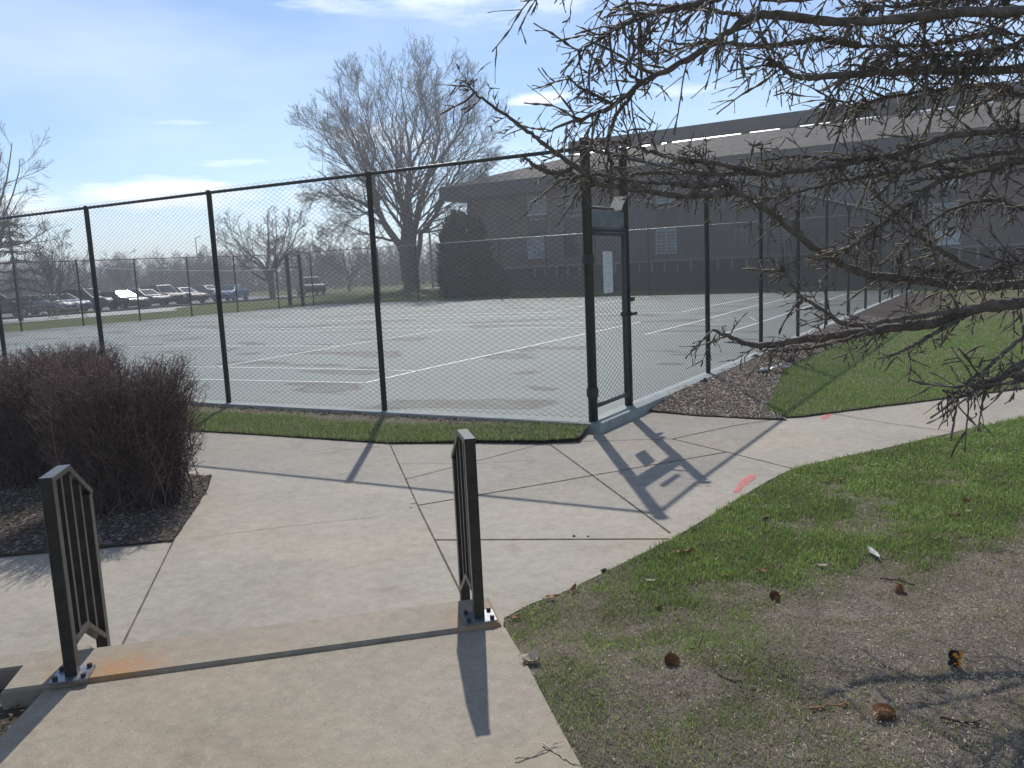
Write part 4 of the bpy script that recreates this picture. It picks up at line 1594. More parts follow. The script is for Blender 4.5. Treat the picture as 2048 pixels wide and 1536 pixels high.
# ---- conifers
def conifer(base, H, rad, label, seed, col, name='pine_tree', loose=.5, nlv=13, nb=9, nn=170):
    r = np.random.default_rng(seed)
    t = thing(name, label, 'tree', tuple(base))
    b = MB()
    b.tubes([(0, 0, -.2), (0, 0, H * .5), (0, 0, H * .98)], [H * .022, H * .014, H * .003], 7)
    Bp, Br = [], []
    for k in range(nlv):
        zf = .12 + .84 * k / nlv
        L = rad * (1 - zf) ** .8 * (.75 + .5 * r.random())
        for j in range(nb):
            a = 6.283 * j / nb + r.random() * 1.2
            d = np.array([math.cos(a), math.sin(a), 0])
            l_ = L * (.6 + .6 * r.random())
            q = np.array([d * l_ * s + np.array([0, 0, H * zf + l_ * (.10 * s - .28 * s * s * loose)]) for s in np.linspace(0, 1, 6)])
            Bp.append(q + r.normal(0, .02 * rad, q.shape))
            Br.append(np.linspace(.05, .015, 6) * H / 8)
    Bp, Br = np.array(Bp), np.array(Br)
    b.tubes(Bp, Br, 4)
    b.build('trunk', M_tree2, t)
    b = MB()
    Nb = len(Bp)
    f = r.random((Nb, nn)) ** .7 * 4.99
    i = f.astype(int)
    u = (f - i)[..., None]
    I = np.arange(Nb)[:, None]
    p = (Bp[I, i] * (1 - u) + Bp[I, i + 1] * u).reshape(-1, 3)
    p = p + r.normal(0, .09 * H / 8, p.shape)
    n = len(p)
    d = nrm(r.normal(size=(n, 3)) + np.array([0, 0, .3]))
    s = nrm(np.cross(d, r.normal(size=(n, 3))))
    L = (.10 + .14 * r.random((n, 1))) * H / 8
    W_ = .022 * H / 8
    V = np.stack([p - s * W_, p + s * W_, p + s * W_ * .4 + d * L, p - s * W_ * .4 + d * L], 1).reshape(-1, 3)
    cc = np.array(col) * (.55 + .9 * r.random((n, 1)))
    b.add(V, np.arange(4 * n).reshape(-1, 4), 0, np.repeat(cc, 4, 0))
    b.build('crown', M_ever, t, col=True)
    return t


conifer(gat(42, 640, 49), 6.6, 3.9, 'ragged brownish pine half lost in glare at the left edge', 21, (.16, .14, .10), loose=1.3, nn=62, nb=7, nlv=10)
conifer(gat(332, 585, 130), 6.4, 1.9, 'small dark spruce tip above the parked cars', 22, (.03, .045, .03), name='spruce_tree', nn=60, nlv=9)
conifer(gat(406, 582, 140), 7.2, 2.1, 'taller of two dark spruce tips by the thin mast', 23, (.03, .045, .03), name='spruce_tree', nn=60, nlv=9)

# arborvitae by the building
EV = atD(930, 598, 50.0)
EV[2] = -.1
et = thing('evergreen_shrub', 'big dense dark evergreen shrub at the corner of the building', 'shrub', tuple(EV))
k_ = 50.0 / FPX
right = np.array([AX[0][0], AX[0][1], 0])
right /= np.linalg.norm(right)
dep = np.array([-right[1], right[0], 0])
b = MB()
lobes = [(-14, 100, 26, 62), (4, 60, 44, 60), (-24, 52, 24, 50), (26, 84, 24, 60), (-6, 140, 15, 32), (44, 40, 26, 42), (12, 120, 20, 42), (-30, 95, 14, 34), (34, 118, 12, 34), (64, 26, 22, 28)]
for cx, cz, rw, rh in lobes:
    n = int(2300 * rw * rh / 1600)
    d = nrm(rng.normal(size=(n, 3)))
    rad = (.62 + .42 * rng.random((n, 1)) ** .5)
    lum = .62 + .72 * fbm(np.c_[d[:, 0] * 3 + cx, d[:, 2] * 3 + d[:, 1]], 1.6, 4)[:, None]
    p = d * rad * lum * np.array([rw, rw * .9, rh]) * k_
    p = (right * (p[:, 0:1] + cx * k_) + dep * p[:, 1:2]) + np.array([0, 0, 1]) * (p[:, 2:3] + cz * k_)
    p[:, 2] = np.maximum(p[:, 2], .05)
    dd = nrm(nrm(p - np.array([0, 0, 1.5])) + rng.normal(size=(n, 3)) * .6 + np.array([0, 0, .5]))
    s = nrm(np.cross(dd, rng.normal(size=(n, 3))))
    L = .14 + .26 * rng.random((n, 1)) ** 2 + .34 * (rng.random((n, 1)) > .93)
    W_ = .035 + .035 * rng.random((n, 1))
    V = np.stack([p - s * W_, p + s * W_, p + s * W_ * .5 + dd * L, p - s * W_ * .5 + dd * L], 1).reshape(-1, 3)
    cc = np.array([.022, .038, .024]) * (.5 + rng.random((n, 1)))
    b.add(V, np.arange(4 * n).reshape(-1, 4), 0, np.repeat(cc, 4, 0))
b.build('foliage', M_ever, et, col=True)
b = MB()
for x, y in ((-.3, 0), (.25, .1), (0, -.2)):
    b.tubes([(x, y, -.1), (x * 1.3, y, 1.2), (x * 1.1, y, 3.0)], [.09, .06, .02], 6)
b.build('stem', M_tree2, et)

# far wood behind the parking lot and road
b = MB()
r = np.random.default_rng(5)
n = 520
xs_ = r.uniform(-260, 1010, n)
Ds = r.uniform(118, 175, n)
base = np.array([atD(x, 566 - .045 * (x - 200), D) for x, D in zip(xs_, Ds)])
base[:, 2] = -.1
Hh = r.uniform(3.6, 6.6, n) * (Ds / 140)
K = 6
P0 = base[:, None, :] + np.linspace(0, 1, K)[None, :, None] * np.array([0, 0, 1])[None, None, :] * Hh[:, None, None] + r.normal(0, .15, (n, K, 3))
R0 = np.linspace(.13, .03, K)[None, :] * np.ones((n, 1))
cc = np.array([.105, .088, .078]) * (.7 + .6 * r.random((n, 1)))
b.tubes(P0, R0, 4, 0, cc)
A1, S1 = sprout(P0, R0, 9, 45, .45, 5, .12, .98, .05, .12, .6, .4, 1.0, None, r)
b.tubes(A1, np.maximum(S1, .03), 3, 0, np.repeat(cc, 9, 0))
A2, S2 = sprout(A1, S1, 5, 40, .6, 4, .1, .98, .03, .15, .7, .5, .6, None, r)
b.tubes(A2, np.maximum(S2, .022), 3, 0, np.repeat(np.repeat(cc, 9, 0), 5, 0))
# brush along the foot of the wood
m = 26000
px_ = r.uniform(-260, 1010, m)
Dm = r.uniform(112, 165, m)
q = np.array([atD(x, 566, D) for x, D in zip(px_, Dm)])
q[:, 2] = r.random(m) ** 1.4 * 2.9 - .1
d = nrm(r.normal(size=(m, 3)) + np.array([0, 0, .8]))
s = nrm(np.cross(d, r.normal(size=(m, 3))))
L = .3 + .6 * r.random((m, 1))
V = np.stack([q - s * .05, q + s * .05, q + s * .03 + d * L, q - s * .03 + d * L], 1).reshape(-1, 3)
cm = np.array([.095, .082, .070]) * (.6 + .8 * r.random((m, 1)))
b.add(V, np.arange(4 * m).reshape(-1, 4), 0, np.repeat(cm, 4, 0))
struct(b.build('far_wood', M_wood, col=True), 'dim leafless wood behind the parking lot and road', 'wood', 'stuff')

# poles and cable
q = gat(866, 566, 88)
tp_ = atD(857, 440, 88)
b = MB()
b.tubes([(q[0], q[1], -.2), (tp_[0], tp_[1], tp_[2])], [.16, .10], 8)
b.beam((tp_[0] - .6, tp_[1], tp_[2] - .5), (tp_[0] + .6, tp_[1], tp_[2] - .5), .1, .1)
tag(b.build('utility_pole', M_pole, None, q), 'slim leaning wooden pole between the big tree and the evergreen', 'pole')
q = gat(402, 590, 120)
b = MB()
b.tubes([(q[0], q[1], -.2), (q[0], q[1], 8.2)], [.10, .06], 6)
b.tubes([(q[0], q[1], 8.1), (q[0] + .9, q[1] + .3, 8.3)], [.05, .05], 6)
tag(b.build('light_mast', M_pole, None, q), 'thin mast rising from the far wood above the cars', 'mast')
b = MB()
ctrl = [(150, 531), (200, 535), (260, 538.5), (330, 540.5), (430, 541.5), (500, 541), (560, 538.5)]
cp = resample([atD(x, y, 47.5) for x, y in ctrl], 40)
b.tubes(cp, np.full(40, .022), 6)
tag(b.build('sagging_cable', M_cable, None, tuple(cp[0])), 'bright sagging cable strung behind the left fence', 'cable')

# ================================================================== BUILDING
BY = 38.0
EY = 36.6
ER = 40.2
zf0 = atY(1060, 384, EY)[2]
zf1 = atY(1060, 356, EY)[2]
XL = atY(878, 384, EY)[0]
XR = 26.0
XW = atY(935, 430, BY)[0]
zr = atY(1250, 298, ER)[2]
XH = atY(1160, 305, ER)[0]
bd = thing('brick_building', 'long two storey brick building with a low hipped roof behind the court', 'building', (XW, BY, 0))
O = (XW, BY, 0)


def bpart(b, name, mat, parent=bd, **k):
    return b.build(name, mat, parent, O if parent is bd else None or O, **k)


def child(b, name, mat, parent):
    """sub-part in the same building coordinates"""
    return b.build(name, mat, parent, O)


zl = atY(1240, 525, BY)[2]            # ledge above the basement windows
zb = atY(1240, 547, BY)[2]
b = MB()
b.prism([(XW, BY), (XR, BY), (XR, BY + 16), (XW, BY + 16)], zl, zf0 + .05, 0, bottom=True)
bpart(b, 'wall', M_brick)
b = MB()
b.prism([(XW + .12, BY + .14), (XR - .12, BY + .14), (XR - .12, BY + 15.8), (XW + .12, BY + 15.8)], -.3, zl, 0)
b.prism([(XW + .03, BY + .02), (XR, BY + .02), (XR, BY + .2), (XW + .03, BY + .2)], -.3, zb, 0)
bpart(b, 'basement_wall', M_base)
b = MB()
b.beam((XW - .05, BY - .03, zl - .02), (XR, BY - .03, zl - .02), .14, .13)
bpart(b, 'stone_ledge', M_ledge)
# piers between basement windows
pier0 = None
x = XW + 5.2
while x < XR - 8:
    if pier0 is None:
        b = MB()
        b.box((0, 0, (zl + zb) / 2 - .04), (.13, .14, zl - zb - .10))
        pier0 = b.build('basement_pier', M_ledge, bd)
        o = pier0
    else:
        o = pier0.copy()
        COL.objects.link(o)
        o.parent = bd
    o.location = (x - O[0], .06, -O[2])
    x += .83
# eaves, roof
b = MB()
yb = BY + 17.2
b.prism([(XL, EY), (XR + 1, EY), (XR + 1, yb), (XL, yb)], zf0, zf1, 0, bottom=True)
bpart(b, 'fascia', M_fascia)
b = MB()
rv = [(XL - .06, EY - .06, zf1 + .004), (XR + 1, EY - .06, zf1 + .004), (XR + 1, ER, zr), (XH, ER, zr), (XL - .06, yb, zf1 + .004), (XH, yb - 4, zr), (XR + 1, yb - 4, zr), (XR + 1, yb, zf1 + .004)]
b.add(rv, [(0, 1, 2, 3), (0, 3, 5, 4), (3, 2, 6, 5), (4, 5, 6, 7)])
bpart(b, 'roof', M_roof)
SY = ER + 1.8
zs0, zs1 = atY(1330, 282, SY)[2], atY(1500, 235, SY)[2]
XS = atY(1136, 290, SY)[0]
b = MB()
b.prism([(XS, SY), (XR + .5, SY), (XR + .5, ER + 9), (XS, ER + 9)], zs0, zs1, 0, bottom=True)
bpart(b, 'roof_screen', M_screen)
b = MB()
for xa, xb in ((1150, 1161), (1182, 1190), (1204, 1216), (1254, 1262), (1284, 1300), (1324, 1333), (1345, 1482), (1500, 1560), (1600, 1660), (1690, 1760), (1800, 1990)):
    Xa, Xb = atY(xa, 298 - (xa - 1250) * .135, ER + .1)[0], atY(xb, 298 - (xb - 1250) * .135, ER + .1)[0]
    b.add([(Xa, ER + .02, zr + .03), (Xb, ER + .02, zr + .03), (Xb, ER + .14, zr + .095), (Xa, ER + .14, zr + .095), (Xa, ER + .14, zr - .05), (Xb, ER + .14, zr - .05), (Xa, ER + .02, zr - .05), (Xb, ER + .02, zr - .05)],
          [(0, 1, 2, 3), (5, 4, 3, 2), (0, 3, 4, 6), (1, 7, 5, 2), (0, 6, 7, 1)])
bpart(b, 'flashing', M_metal)  # added metal strips, cut and tilted so sun glints draw a bright line
q = atY(1790, 197, ER + 1)
b = MB()
b.box((q[0], ER + 1.2, q[2]), (.95, .9, .65))
bpart(b, 'roof_vent', M_screen)


def rect_px(x0, y0_, x1, y1_):
    a, c = atY(x0, (y0_ + y1_) / 2, BY), atY(x1, (y0_ + y1_) / 2, BY)
    t, u = atY((x0 + x1) / 2, y0_, BY), atY((x0 + x1) / 2, y1_, BY)
    return a[0], c[0], u[2], t[2]


def slab(x0, x1, z0, z1, y, d, name, mat, parent=bd):
    b = MB()
    b.box(((x0 + x1) / 2, y - d / 2, (z0 + z1) / 2), (x1 - x0, d, z1 - z0))
    return b.build(name, mat, parent, O if parent is bd else O)


def window(x0, y0_, x1, y1_, panes=2, lift=.06, fm=None, pm_=None):
    X0, X1, Z0, Z1 = rect_px(x0, y0_, x1, y1_)
    b = MB()
    t = .07
    n = panes
    for xx in [X0 + t / 2, X1 - t / 2] + [X0 + (X1 - X0) * k / n for k in range(1, n)]:
        b.box((xx, BY - lift / 2 - .003, (Z0 + Z1) / 2), (t, lift, Z1 - Z0))
    for zz_ in (Z0 + t / 2, Z1 - t / 2):
        b.box(((X0 + X1) / 2, BY - lift / 2 - .005, zz_), (X1 - X0 - 2 * t, lift - .004, t))
    f = b.build('window', fm or M_wframe, bd, O)
    b = MB()
    b.box(((X0 + X1) / 2, BY - .015, (Z0 + Z1) / 2), (X1 - X0 - .1, .022, Z1 - Z0 - .1))
    p_ = b.build('pane', pm_ or M_pane, f, (0, 0, 0))
    p_.location = (-O[0], -O[1], -O[2])
    return f


def panel(x0, y0_, x1, y1_, mat, d=.05, name='spandrel_panel'):
    X0, X1, Z0, Z1 = rect_px(x0, y0_, x1, y1_)
    return slab(X0, X1, Z0, Z1, BY - .002, d, name, mat)


M_paneL = glass_mat('blind_pane', (.22, .24, .27), .3)
for x0, x1, dy, dim in ((1056, 1093, 0, 0), (1128, 1166, -7, 1), (1312, 1354, -24, 0), (1452, 1500, -40, 2), (1540, 1586, -50, 2), (1690, 1740, -66, 2)):
    fr = M_wdark if dim else None
    window(x0, 386 + dy, x1, 424 + dy, 2, fm=fr)
    panel(x0, 426 + dy, x1, 431 + dy, M_wframe if not dim else M_ledge, .09, 'window_sill')
    window(x0, 433 + dy, x1, 444 + dy, 1, fm=M_wdark)
    panel(x0, 446 + dy, x1, 473 + dy * .7, M_wdark if dim < 2 else M_siding)
    window(x0, 475 + dy * .7, x1, 517 + dy * .4, 2, fm=fr, pm_=M_pane if dim else M_paneL)
# bay at the far right with pale panels
panel(1866, 300, 1921, 334, M_wlight)
panel(1866, 336, 1921, 370, M_wlight, .07)
panel(1866, 373, 1921, 404, M_wdark)
window(1866, 406, 1921, 458, 2)
panel(1866, 460, 1921, 490, M_wlight)
# paler lap siding field between the brick ends
X0, X1, Z0, Z1 = rect_px(1245, 350, 1850, 500)
b = MB()
zz_ = zl + .12
while zz_ < zf0 - .3:
    b.add([(X0, BY - .012, zz_ + .19), (X1, BY - .012, zz_ + .19), (X1, BY - .032, zz_), (X0, BY - .032, zz_)], [(3, 2, 1, 0)])
    zz_ += .19
bpart(b, 'lap_siding', M_siding)

# ================================================================== CARS
def car(pxb, pyb, heading, paint, label, kind='sedan', L=4.6, glint=False, loc=None, z=-.10):
    q = at(pxb, pyb, z) if loc is None else np.array(loc)
    t = thing('parked_car' if kind != 'truck' else 'pickup_truck', label, 'car' if kind != 'truck' else 'truck', (q[0], q[1], z), None if kind == 'truck' else 'cars parked beyond the road', heading)
    if glint:
        L = 4.7
    s = L / 4.7
    W = .90
    if kind == 'suv':
        low = [(0, .42), (-.02, .98), (3.45, 1.06), (4.42, .98), (4.66, .78), (4.7, .42), (4.5, .30), (.15, .30)]
        gh = [(.05, .98), (3.45, 1.06), (2.62, 1.72), (.32, 1.70)]
    elif kind == 'truck':
        low = [(0, .5), (0, 1.08), (3.75, 1.12), (4.75, 1.06), (4.95, .85), (4.98, .5), (4.7, .36), (.15, .38)]
        gh = [(1.35, 1.1), (3.75, 1.12), (3.05, 1.80), (1.62, 1.82)]
        W = .98
    else:
        low = [(0, .45), (.02, .92), (.9, .98), (3.45, .98), (4.45, .84), (4.66, .66), (4.7, .40), (4.5, .26), (.15, .28)]
        gh = [(.62, .97), (3.5, .97), (2.62, 1.42), (1.35, 1.43)]
    if glint:
        hv = (CAM - np.array([q[0], q[1], 1.2]))
        hv = hv / np.linalg.norm(hv) + np.array(to_sun)
        t.rotation_euler = (0, 0, math.atan2(hv[1], hv[0]))
        gh[2] = (3.5 - .45 * hv[2] / math.hypot(hv[0], hv[1]), 1.42)
        gh[3] = (1.2, 1.43)
    c_ = L / 2

    def X(v):
        return v * s - c_
    b = MB()
    n = len(low)
    wy = [W * (.96 if z_ > .7 else 1.0) for x, z_ in low]
    v = [(X(x), w_, z_) for (x, z_), w_ in zip(low, wy)] + [(X(x), -w_, z_) for (x, z_), w_ in zip(low, wy)]
    b.add(v, [tuple(range(n)), tuple(reversed(range(n, 2 * n)))] + [(i, i + n, (i + 1) % n + n, (i + 1) % n) for i in range(n)])
    gw = [W * .93, W * .93, W * .74, W * .74]
    v = [(X(x), w_, z_) for (x, z_), w_ in zip(gh, gw)] + [(X(x), -w_, z_) for (x, z_), w_ in zip(gh, gw)]
    b.add(v, [(0, 1, 2, 3), (7, 6, 5, 4), (1, 5, 6, 2), (2, 6, 7, 3), (3, 7, 4, 0)])
    body = b.build('body', paint, t)
    md = body.modifiers.new('bevel', 'BEVEL')
    md.width = .05
    md.segments = 2
    md.limit_method = 'ANGLE'
    g = np.array([(X(x), 0, z_) for x, z_ in gh])

    def quad(c4, inset, out, name, gm=None):
        c4 = np.array(c4)
        cen = c4.mean(0)
        nn_ = np.cross(c4[1] - c4[0], c4[3] - c4[0])
        nn_ /= np.linalg.norm(nn_)
        e_ = cen + (c4 - cen) * inset + nn_ * out
        bb = MB()
        bb.add(list(e_) + list(e_ - nn_ * .03), [(0, 1, 2, 3), (0, 4, 5, 1), (1, 5, 6, 2), (2, 6, 7, 3), (3, 7, 4, 0)])
        return bb.build(name, gm or M_carglass, t)

    def pt(i, sgn):
        return g[i] + np.array([0, sgn * gw[i], 0])
    quad([pt(1, -1), pt(1, 1), pt(2, 1), pt(2, -1)], .86, .012, 'windshield', M_flash if glint else None)
    quad([pt(0, 1), pt(0, -1), pt(3, -1), pt(3, 1)], .84, .012, 'rear_window')
    for sg_ in (1, -1):
        def lp(f, top):
            a0, a1 = (0, 1) if not top else (3, 2)
            p = pt(a0, sg_) * (1 - f) + pt(a1, sg_) * f
            return p
        for f0, f1 in ((.06, .50), (.53, .93)):
            qd = [lp(f0, 0), lp(f1, 0), lp(f1, 1), lp(f0, 1)]
            if sg_ > 0:
                qd = [qd[1], qd[0], qd[3], qd[2]]
            quad(qd, .82, .012, 'side_window')
        for wx in (.82, 3.82):
            bb = MB()
            bb.lathe([(.31, -.11), (.335, -.09), (.335, .09), (.31, .11)], (0, 0, 0), 16, 0, 'y')
            wh = bb.build('wheel', M_tyre, t)
            wh.location = (X(wx), sg_ * (W - .07), .335)
            bb = MB()
            bb.lathe([(.21, -.118), (.10, -.125), (.10, .125), (.21, .118)], (0, 0, 0), 12, 0, 'y')
            bb.build('rim', M_rim, wh)
        bb = MB()
        bb.box((X(4.62), sg_ * W * .68, .70), (.12, .34, .13))
        bb.build('headlight', M_lens, t)
        bb = MB()
        bb.box((X(.02), sg_ * W * .72, .85), (.06, .26, .16))
        bb.build('tail_light', M_tail, t)
    bb = MB()
    bb.beam((X(4.68), -.55, .55), (X(4.68), .55, .55), .08, .16)
    bb.build('grille', M_bolt, t)
    return t


M_tail = simple('tail_lens', (.25, .02, .02), .25)
PB, PS, PG, PR, PBl, PW, PD = (paint_mat(nm, c_) for nm, c_ in (('paint_black', (.012, .013, .015)), ('paint_silver', (.42, .44, .47)), ('paint_graphite', (.05, .055, .06)),
                                                                ('paint_maroon', (.09, .02, .02)), ('paint_blue', (.10, .17, .34)), ('paint_white', (.68, .69, .70)), ('paint_navy', (.02, .03, .05))))
car(-6, 637, R_(62), PB, 'black SUV parked at the left edge beyond the fence', 'suv', 5.0)
car(88, 630, R_(20), PS, 'silver car in the gap beside the black SUV', 'sedan')
car(122, 627, R_(8), PBl, 'pale blue car whose nose shows left of the dark van', 'sedan')
car(176, 623, R_(20), PG, 'dark van beside the car with the sun glare', 'suv', 5.0)
car(240, 619.5, 0, PG, 'grey car whose windshield flashes the sun', 'sedan', glint=True)
car(290, 614, R_(4), PD, 'navy car right of the flashing windshield', 'sedan')
car(327, 611, R_(-3), PB, 'black car under the small spruce tip', 'suv', 4.5)
car(366, 608, R_(5), PR, 'maroon car parked behind the thick fence post', 'sedan')
car(462, 602, R_(-60), PBl, 'light blue car parked side on right of the post', 'sedan')
car(330, 598, R_(3), PW, 'white car in the back row of the lot', 'sedan')
car(282, 601, R_(3), PS, 'silver car in the back row behind the glare', 'sedan')
car(240, 604, R_(-4), PB, 'black car in the back row behind the van', 'sedan')
car(415, 595, R_(3), PG, 'graphite car in the back row near the spruces', 'sedan')
car(622, 591, R_(-35), PB, 'black pickup truck on the road in front of the bare wood', 'truck', 5.3, z=-.09)

# ================================================================== HEDGE
def shrub(base, H, rx, ry, label, seed, n=1700, axis=(1, 0)):
    r = np.random.default_rng(seed)
    t = thing('bare_shrub', label, 'shrub', tuple(base), 'clipped bare shrubs in the mulch bed')
    K = 7
    ax, ay = np.array(axis), np.array([-axis[1], axis[0]])
    # stems rise from a loose foot and fan out to a clipped outline
    foot = np.c_[r.normal(0, .16, n), r.normal(0, .16, n), np.full(n, -.03)]
    a = r.random(n) * 6.283
    rad = np.sqrt(r.random(n)) ** .75
    sup = (np.abs(np.cos(a)) ** 3.2 + np.abs(np.sin(a)) ** 3.2) ** (-1 / 3.2)
    zt_ = H * (1 - .88 * r.random(n) ** 1.35) * (1 + .035 * (r.random(n) - .5))
    wid = np.interp(zt_ / H, [0, .12, .35, .7, .92, 1.1], [.55, .72, .90, 1.0, .97, .86])
    tip = np.c_[np.cos(a) * rx * rad * sup * wid, np.sin(a) * ry * rad * sup * wid, zt_]
    ctrl = foot * .45 + tip * .55
    ctrl[:, 2] = zt_ * (.42 + .2 * r.random(n)) + .03
    ctrl[:, :2] = foot[:, :2] + (tip[:, :2] - foot[:, :2]) * (.30 + .4 * r.random((n, 1)))
    s = np.linspace(0, 1, K)[None, :, None]
    P = foot[:, None] * (1 - s) ** 2 + 2 * ctrl[:, None] * s * (1 - s) + tip[:, None] * s ** 2
    P[:, 1:] += r.normal(0, .017, (n, K - 1, 3))
    xy = P[..., 0:1] * np.array([*ax, 0]) + P[..., 1:2] * np.array([*ay, 0])
    P = np.concatenate([xy[..., :2], P[..., 2:]], -1)
    R0 = np.linspace(.0050, .0017, K)[None, :] * (.7 + .8 * r.random((n, 1)))
    base_c = np.array([.145, .086, .074])
    cc = base_c * (.35 + 1.1 * r.random((n, 1)) ** 1.4) + np.array([.05, .042, .038]) * (r.random((n, 1)) > .86)
    b = MB()
    b.tubes(P, R0, 3, 0, cc)
    b.build('stem', M_hedge, t, col=True)
    b = MB()
    A1, S1 = sprout(P, R0, 12, 58, .12, 4, .20, .995, .04, .22, .75, .55, .035, None, r)
    c1 = np.repeat(cc, 12, 0) * (.7 + .6 * r.random((n * 12, 1)))
    b.tubes(A1, np.maximum(S1, .0014), 3, 0, c1)
    sel = r.random(len(A1)) < .75
    A2, S2 = sprout(A1[sel], S1[sel], 2, 60, .55, 3, .3, .98, .03, .25, .8, .6, .022, None, r)
    b.tubes(A2, np.maximum(S2, .0012), 3, 0, np.repeat(c1[sel], 2, 0))
    # small clinging dead leaves and buds
    m = 14000
    i = r.integers(0, len(A1), m)
    p = A1[i, r.integers(1, 4, m)]
    d = nrm(r.normal(size=(m, 3)))
    s_ = nrm(np.cross(d, r.normal(size=(m, 3))))
    L = .005 + .009 * r.random((m, 1))
    V = np.stack([p - s_ * .003, p + s_ * .003, p + s_ * .003 + d * L, p - s_ * .003 + d * L], 1).reshape(-1, 3)
    cl = np.array([.11, .062, .048]) * (.4 + 1.1 * r.random((m, 1)))
    b.add(V, np.arange(4 * m).reshape(-1, 4), 0, np.repeat(cl, 4, 0))
    b.build('twigs', M_hedge, t, col=True)
    return t


H1_ = at(262, 1000, -.07)
H2_ = at(80, 950, -.07)
H3_ = at(-110, 925, -.07)
shrub(H1_, 1.16, .62, .62, 'bare reddish shrub nearest the walk at the tip of the mulch bed', 31, 2100)
shrub(H2_, 1.14, .66, .66, 'bare shrub in the middle of the clipped row behind the left handrail', 32, 2100)
shrub(H3_, 1.14, .70, .70, 'bare shrub at the far left end of the clipped row', 33, 1600)
shrub(at(150, 870, -.07), 1.10, .7, .6, 'bare shrub at the back of the clipped row near the court fence', 35, 1600)
shrub(at(-300, 900, -.07), 1.2, .75, .7, 'bare shrub beyond the left edge of the photo', 34, 900)

# ================================================================== LARCH
LT = at(2048 + 560, 1075, .02)
la = thing('larch_tree', 'leafless larch with knobby drooping twigs reaching in from the right', 'tree', (LT[0], LT[1], 0))
LO = (LT[0], LT[1], 0)


def limb(ctrl, r0, r1, nsh=60, droop=.55, lmean=.20, sub=3, rough=.0028, dense=1.0, moss=.15, up=0.0, tstart=.0, seed=0, name='limb', ssc=1.0):
    r = np.random.default_rng(seed + 100)
    K = 70
    c = resample([atD(x, y, D) for x, y, D in ctrl], K, rough)
    tt = np.linspace(0, 1, K)
    Rr = (r0 * .70 * (1 - tt) ** .8 + r1 * .85) * (1 + .07 * r.normal(size=K))
    b = MB()
    b.tubes(c, np.abs(Rr), 9)
    lo = b.build(name, M_bark, la, LO, smooth=True)
    # long shoots
    Ln = np.linalg.norm(np.diff(c, axis=0), axis=1).sum()
    n = int(nsh * Ln * .46)
    f = (tstart + (1 - tstart) * r.random(n) ** .85) * (K - 1.01)
    i = f.astype(int)
    u = (f - i)[:, None]
    p = c[i] * (1 - u) + c[i + 1] * u
    T = nrm(c[i + 1] - c[i])
    pp = r.normal(size=(n, 3))
    pp = nrm(pp - (pp * T).sum(1, keepdims=True) * T)
    d = nrm(T * (.45 + .35 * r.random((n, 1))) + pp * .9 + np.array([0, 0, -droop]) * r.random((n, 1)) + np.array([0, 0, up]))
    L = lmean * (.35 + 1.3 * r.random(n) ** 1.6) * ssc
    Kp = 11

    def grow(p, d, L, r0_, wob, drp):
        m = len(p)
        Q = np.zeros((m, Kp, 3))
        Q[:, 0] = p
        st_ = L / (Kp - 1)
        dd = d.copy()
        for k in range(1, Kp):
            dd = nrm(dd + r.normal(size=dd.shape) * wob + np.array([0, 0, -drp]) * (r.random((m, 1)) * 1.2))
            Q[:, k] = Q[:, k - 1] + dd * st_[:, None]
        base = r0_[:, None] * np.linspace(1, .72, Kp)[None, :]
        kn = 1 + 1.15 * (r.random((m, Kp)) > .68)
        kn[:, 0] = 1.15
        kn[:, -1] = 1.25
        return Q, base * kn
    r0s = (.0021 + .0018 * r.random(n)) * np.clip(L / .2, .7, 1.4)
    Q, S = grow(p, d, L, r0s, .075, .035 * droop / .55)
    b1, b2 = MB(), MB()
    mo = r.random(n) < moss
    b1.tubes(Q[~mo], S[~mo], 4)
    if mo.any():
        b1.tubes(Q[mo], S[mo] * 1.1, 4, 1)
    # side twigs of the shoots
    fs = np.minimum((1 + r.random((n, sub)) * (Kp - 2.01)), Kp - 1.01).astype(int)
    I = np.arange(n)[:, None]
    ps = Q[I, fs].reshape(-1, 3)
    Ts = nrm(Q[I, np.minimum(fs + 1, Kp - 1)] - Q[I, fs - 1]).reshape(-1, 3)
    pr_ = r.normal(size=ps.shape)
    pr_ = nrm(pr_ - (pr_ * Ts).sum(1, keepdims=True) * Ts)
    ds = nrm(Ts * .6 + pr_ * .8 + np.array([0, 0, -.25 * droop]))
    Ls = np.repeat(L, sub) * (.12 + .42 * r.random(n * sub)) + .012
    Q2, S2 = grow(ps, ds, Ls, .0018 + .0009 * r.random(n * sub), .08, .02)
    b1.tubes(Q2[:, ::2], S2[:, ::2], 4)
    o = b1.build('twigs', [M_twig, M_moss], lo, LO)
    o.location = (0, 0, 0)
    return lo


# trunk, off to the right of the picture
tb = MB()
tq = resample([(LT[0], LT[1], -.15), (LT[0] + .02, LT[1] + .03, .5), (LT[0] - .03, LT[1] + .05, 2.2), (LT[0], LT[1], 4.5), (LT[0] + .05, LT[1], 7.5)], 20, .01)
tb.tubes(tq, np.linspace(.20, .10, 20) + np.linspace(.09, 0, 20) ** 1.4, 14)
tb.build('trunk', M_bark, la, LO, smooth=True)


def tr_at(z):
    return np.array([LT[0], LT[1], z])


def ctl(z, pts):
    """limb that starts on the trunk at height z"""
    s = pix(tr_at(z))[0]
    return [(s[0], s[1], s[2])] + pts


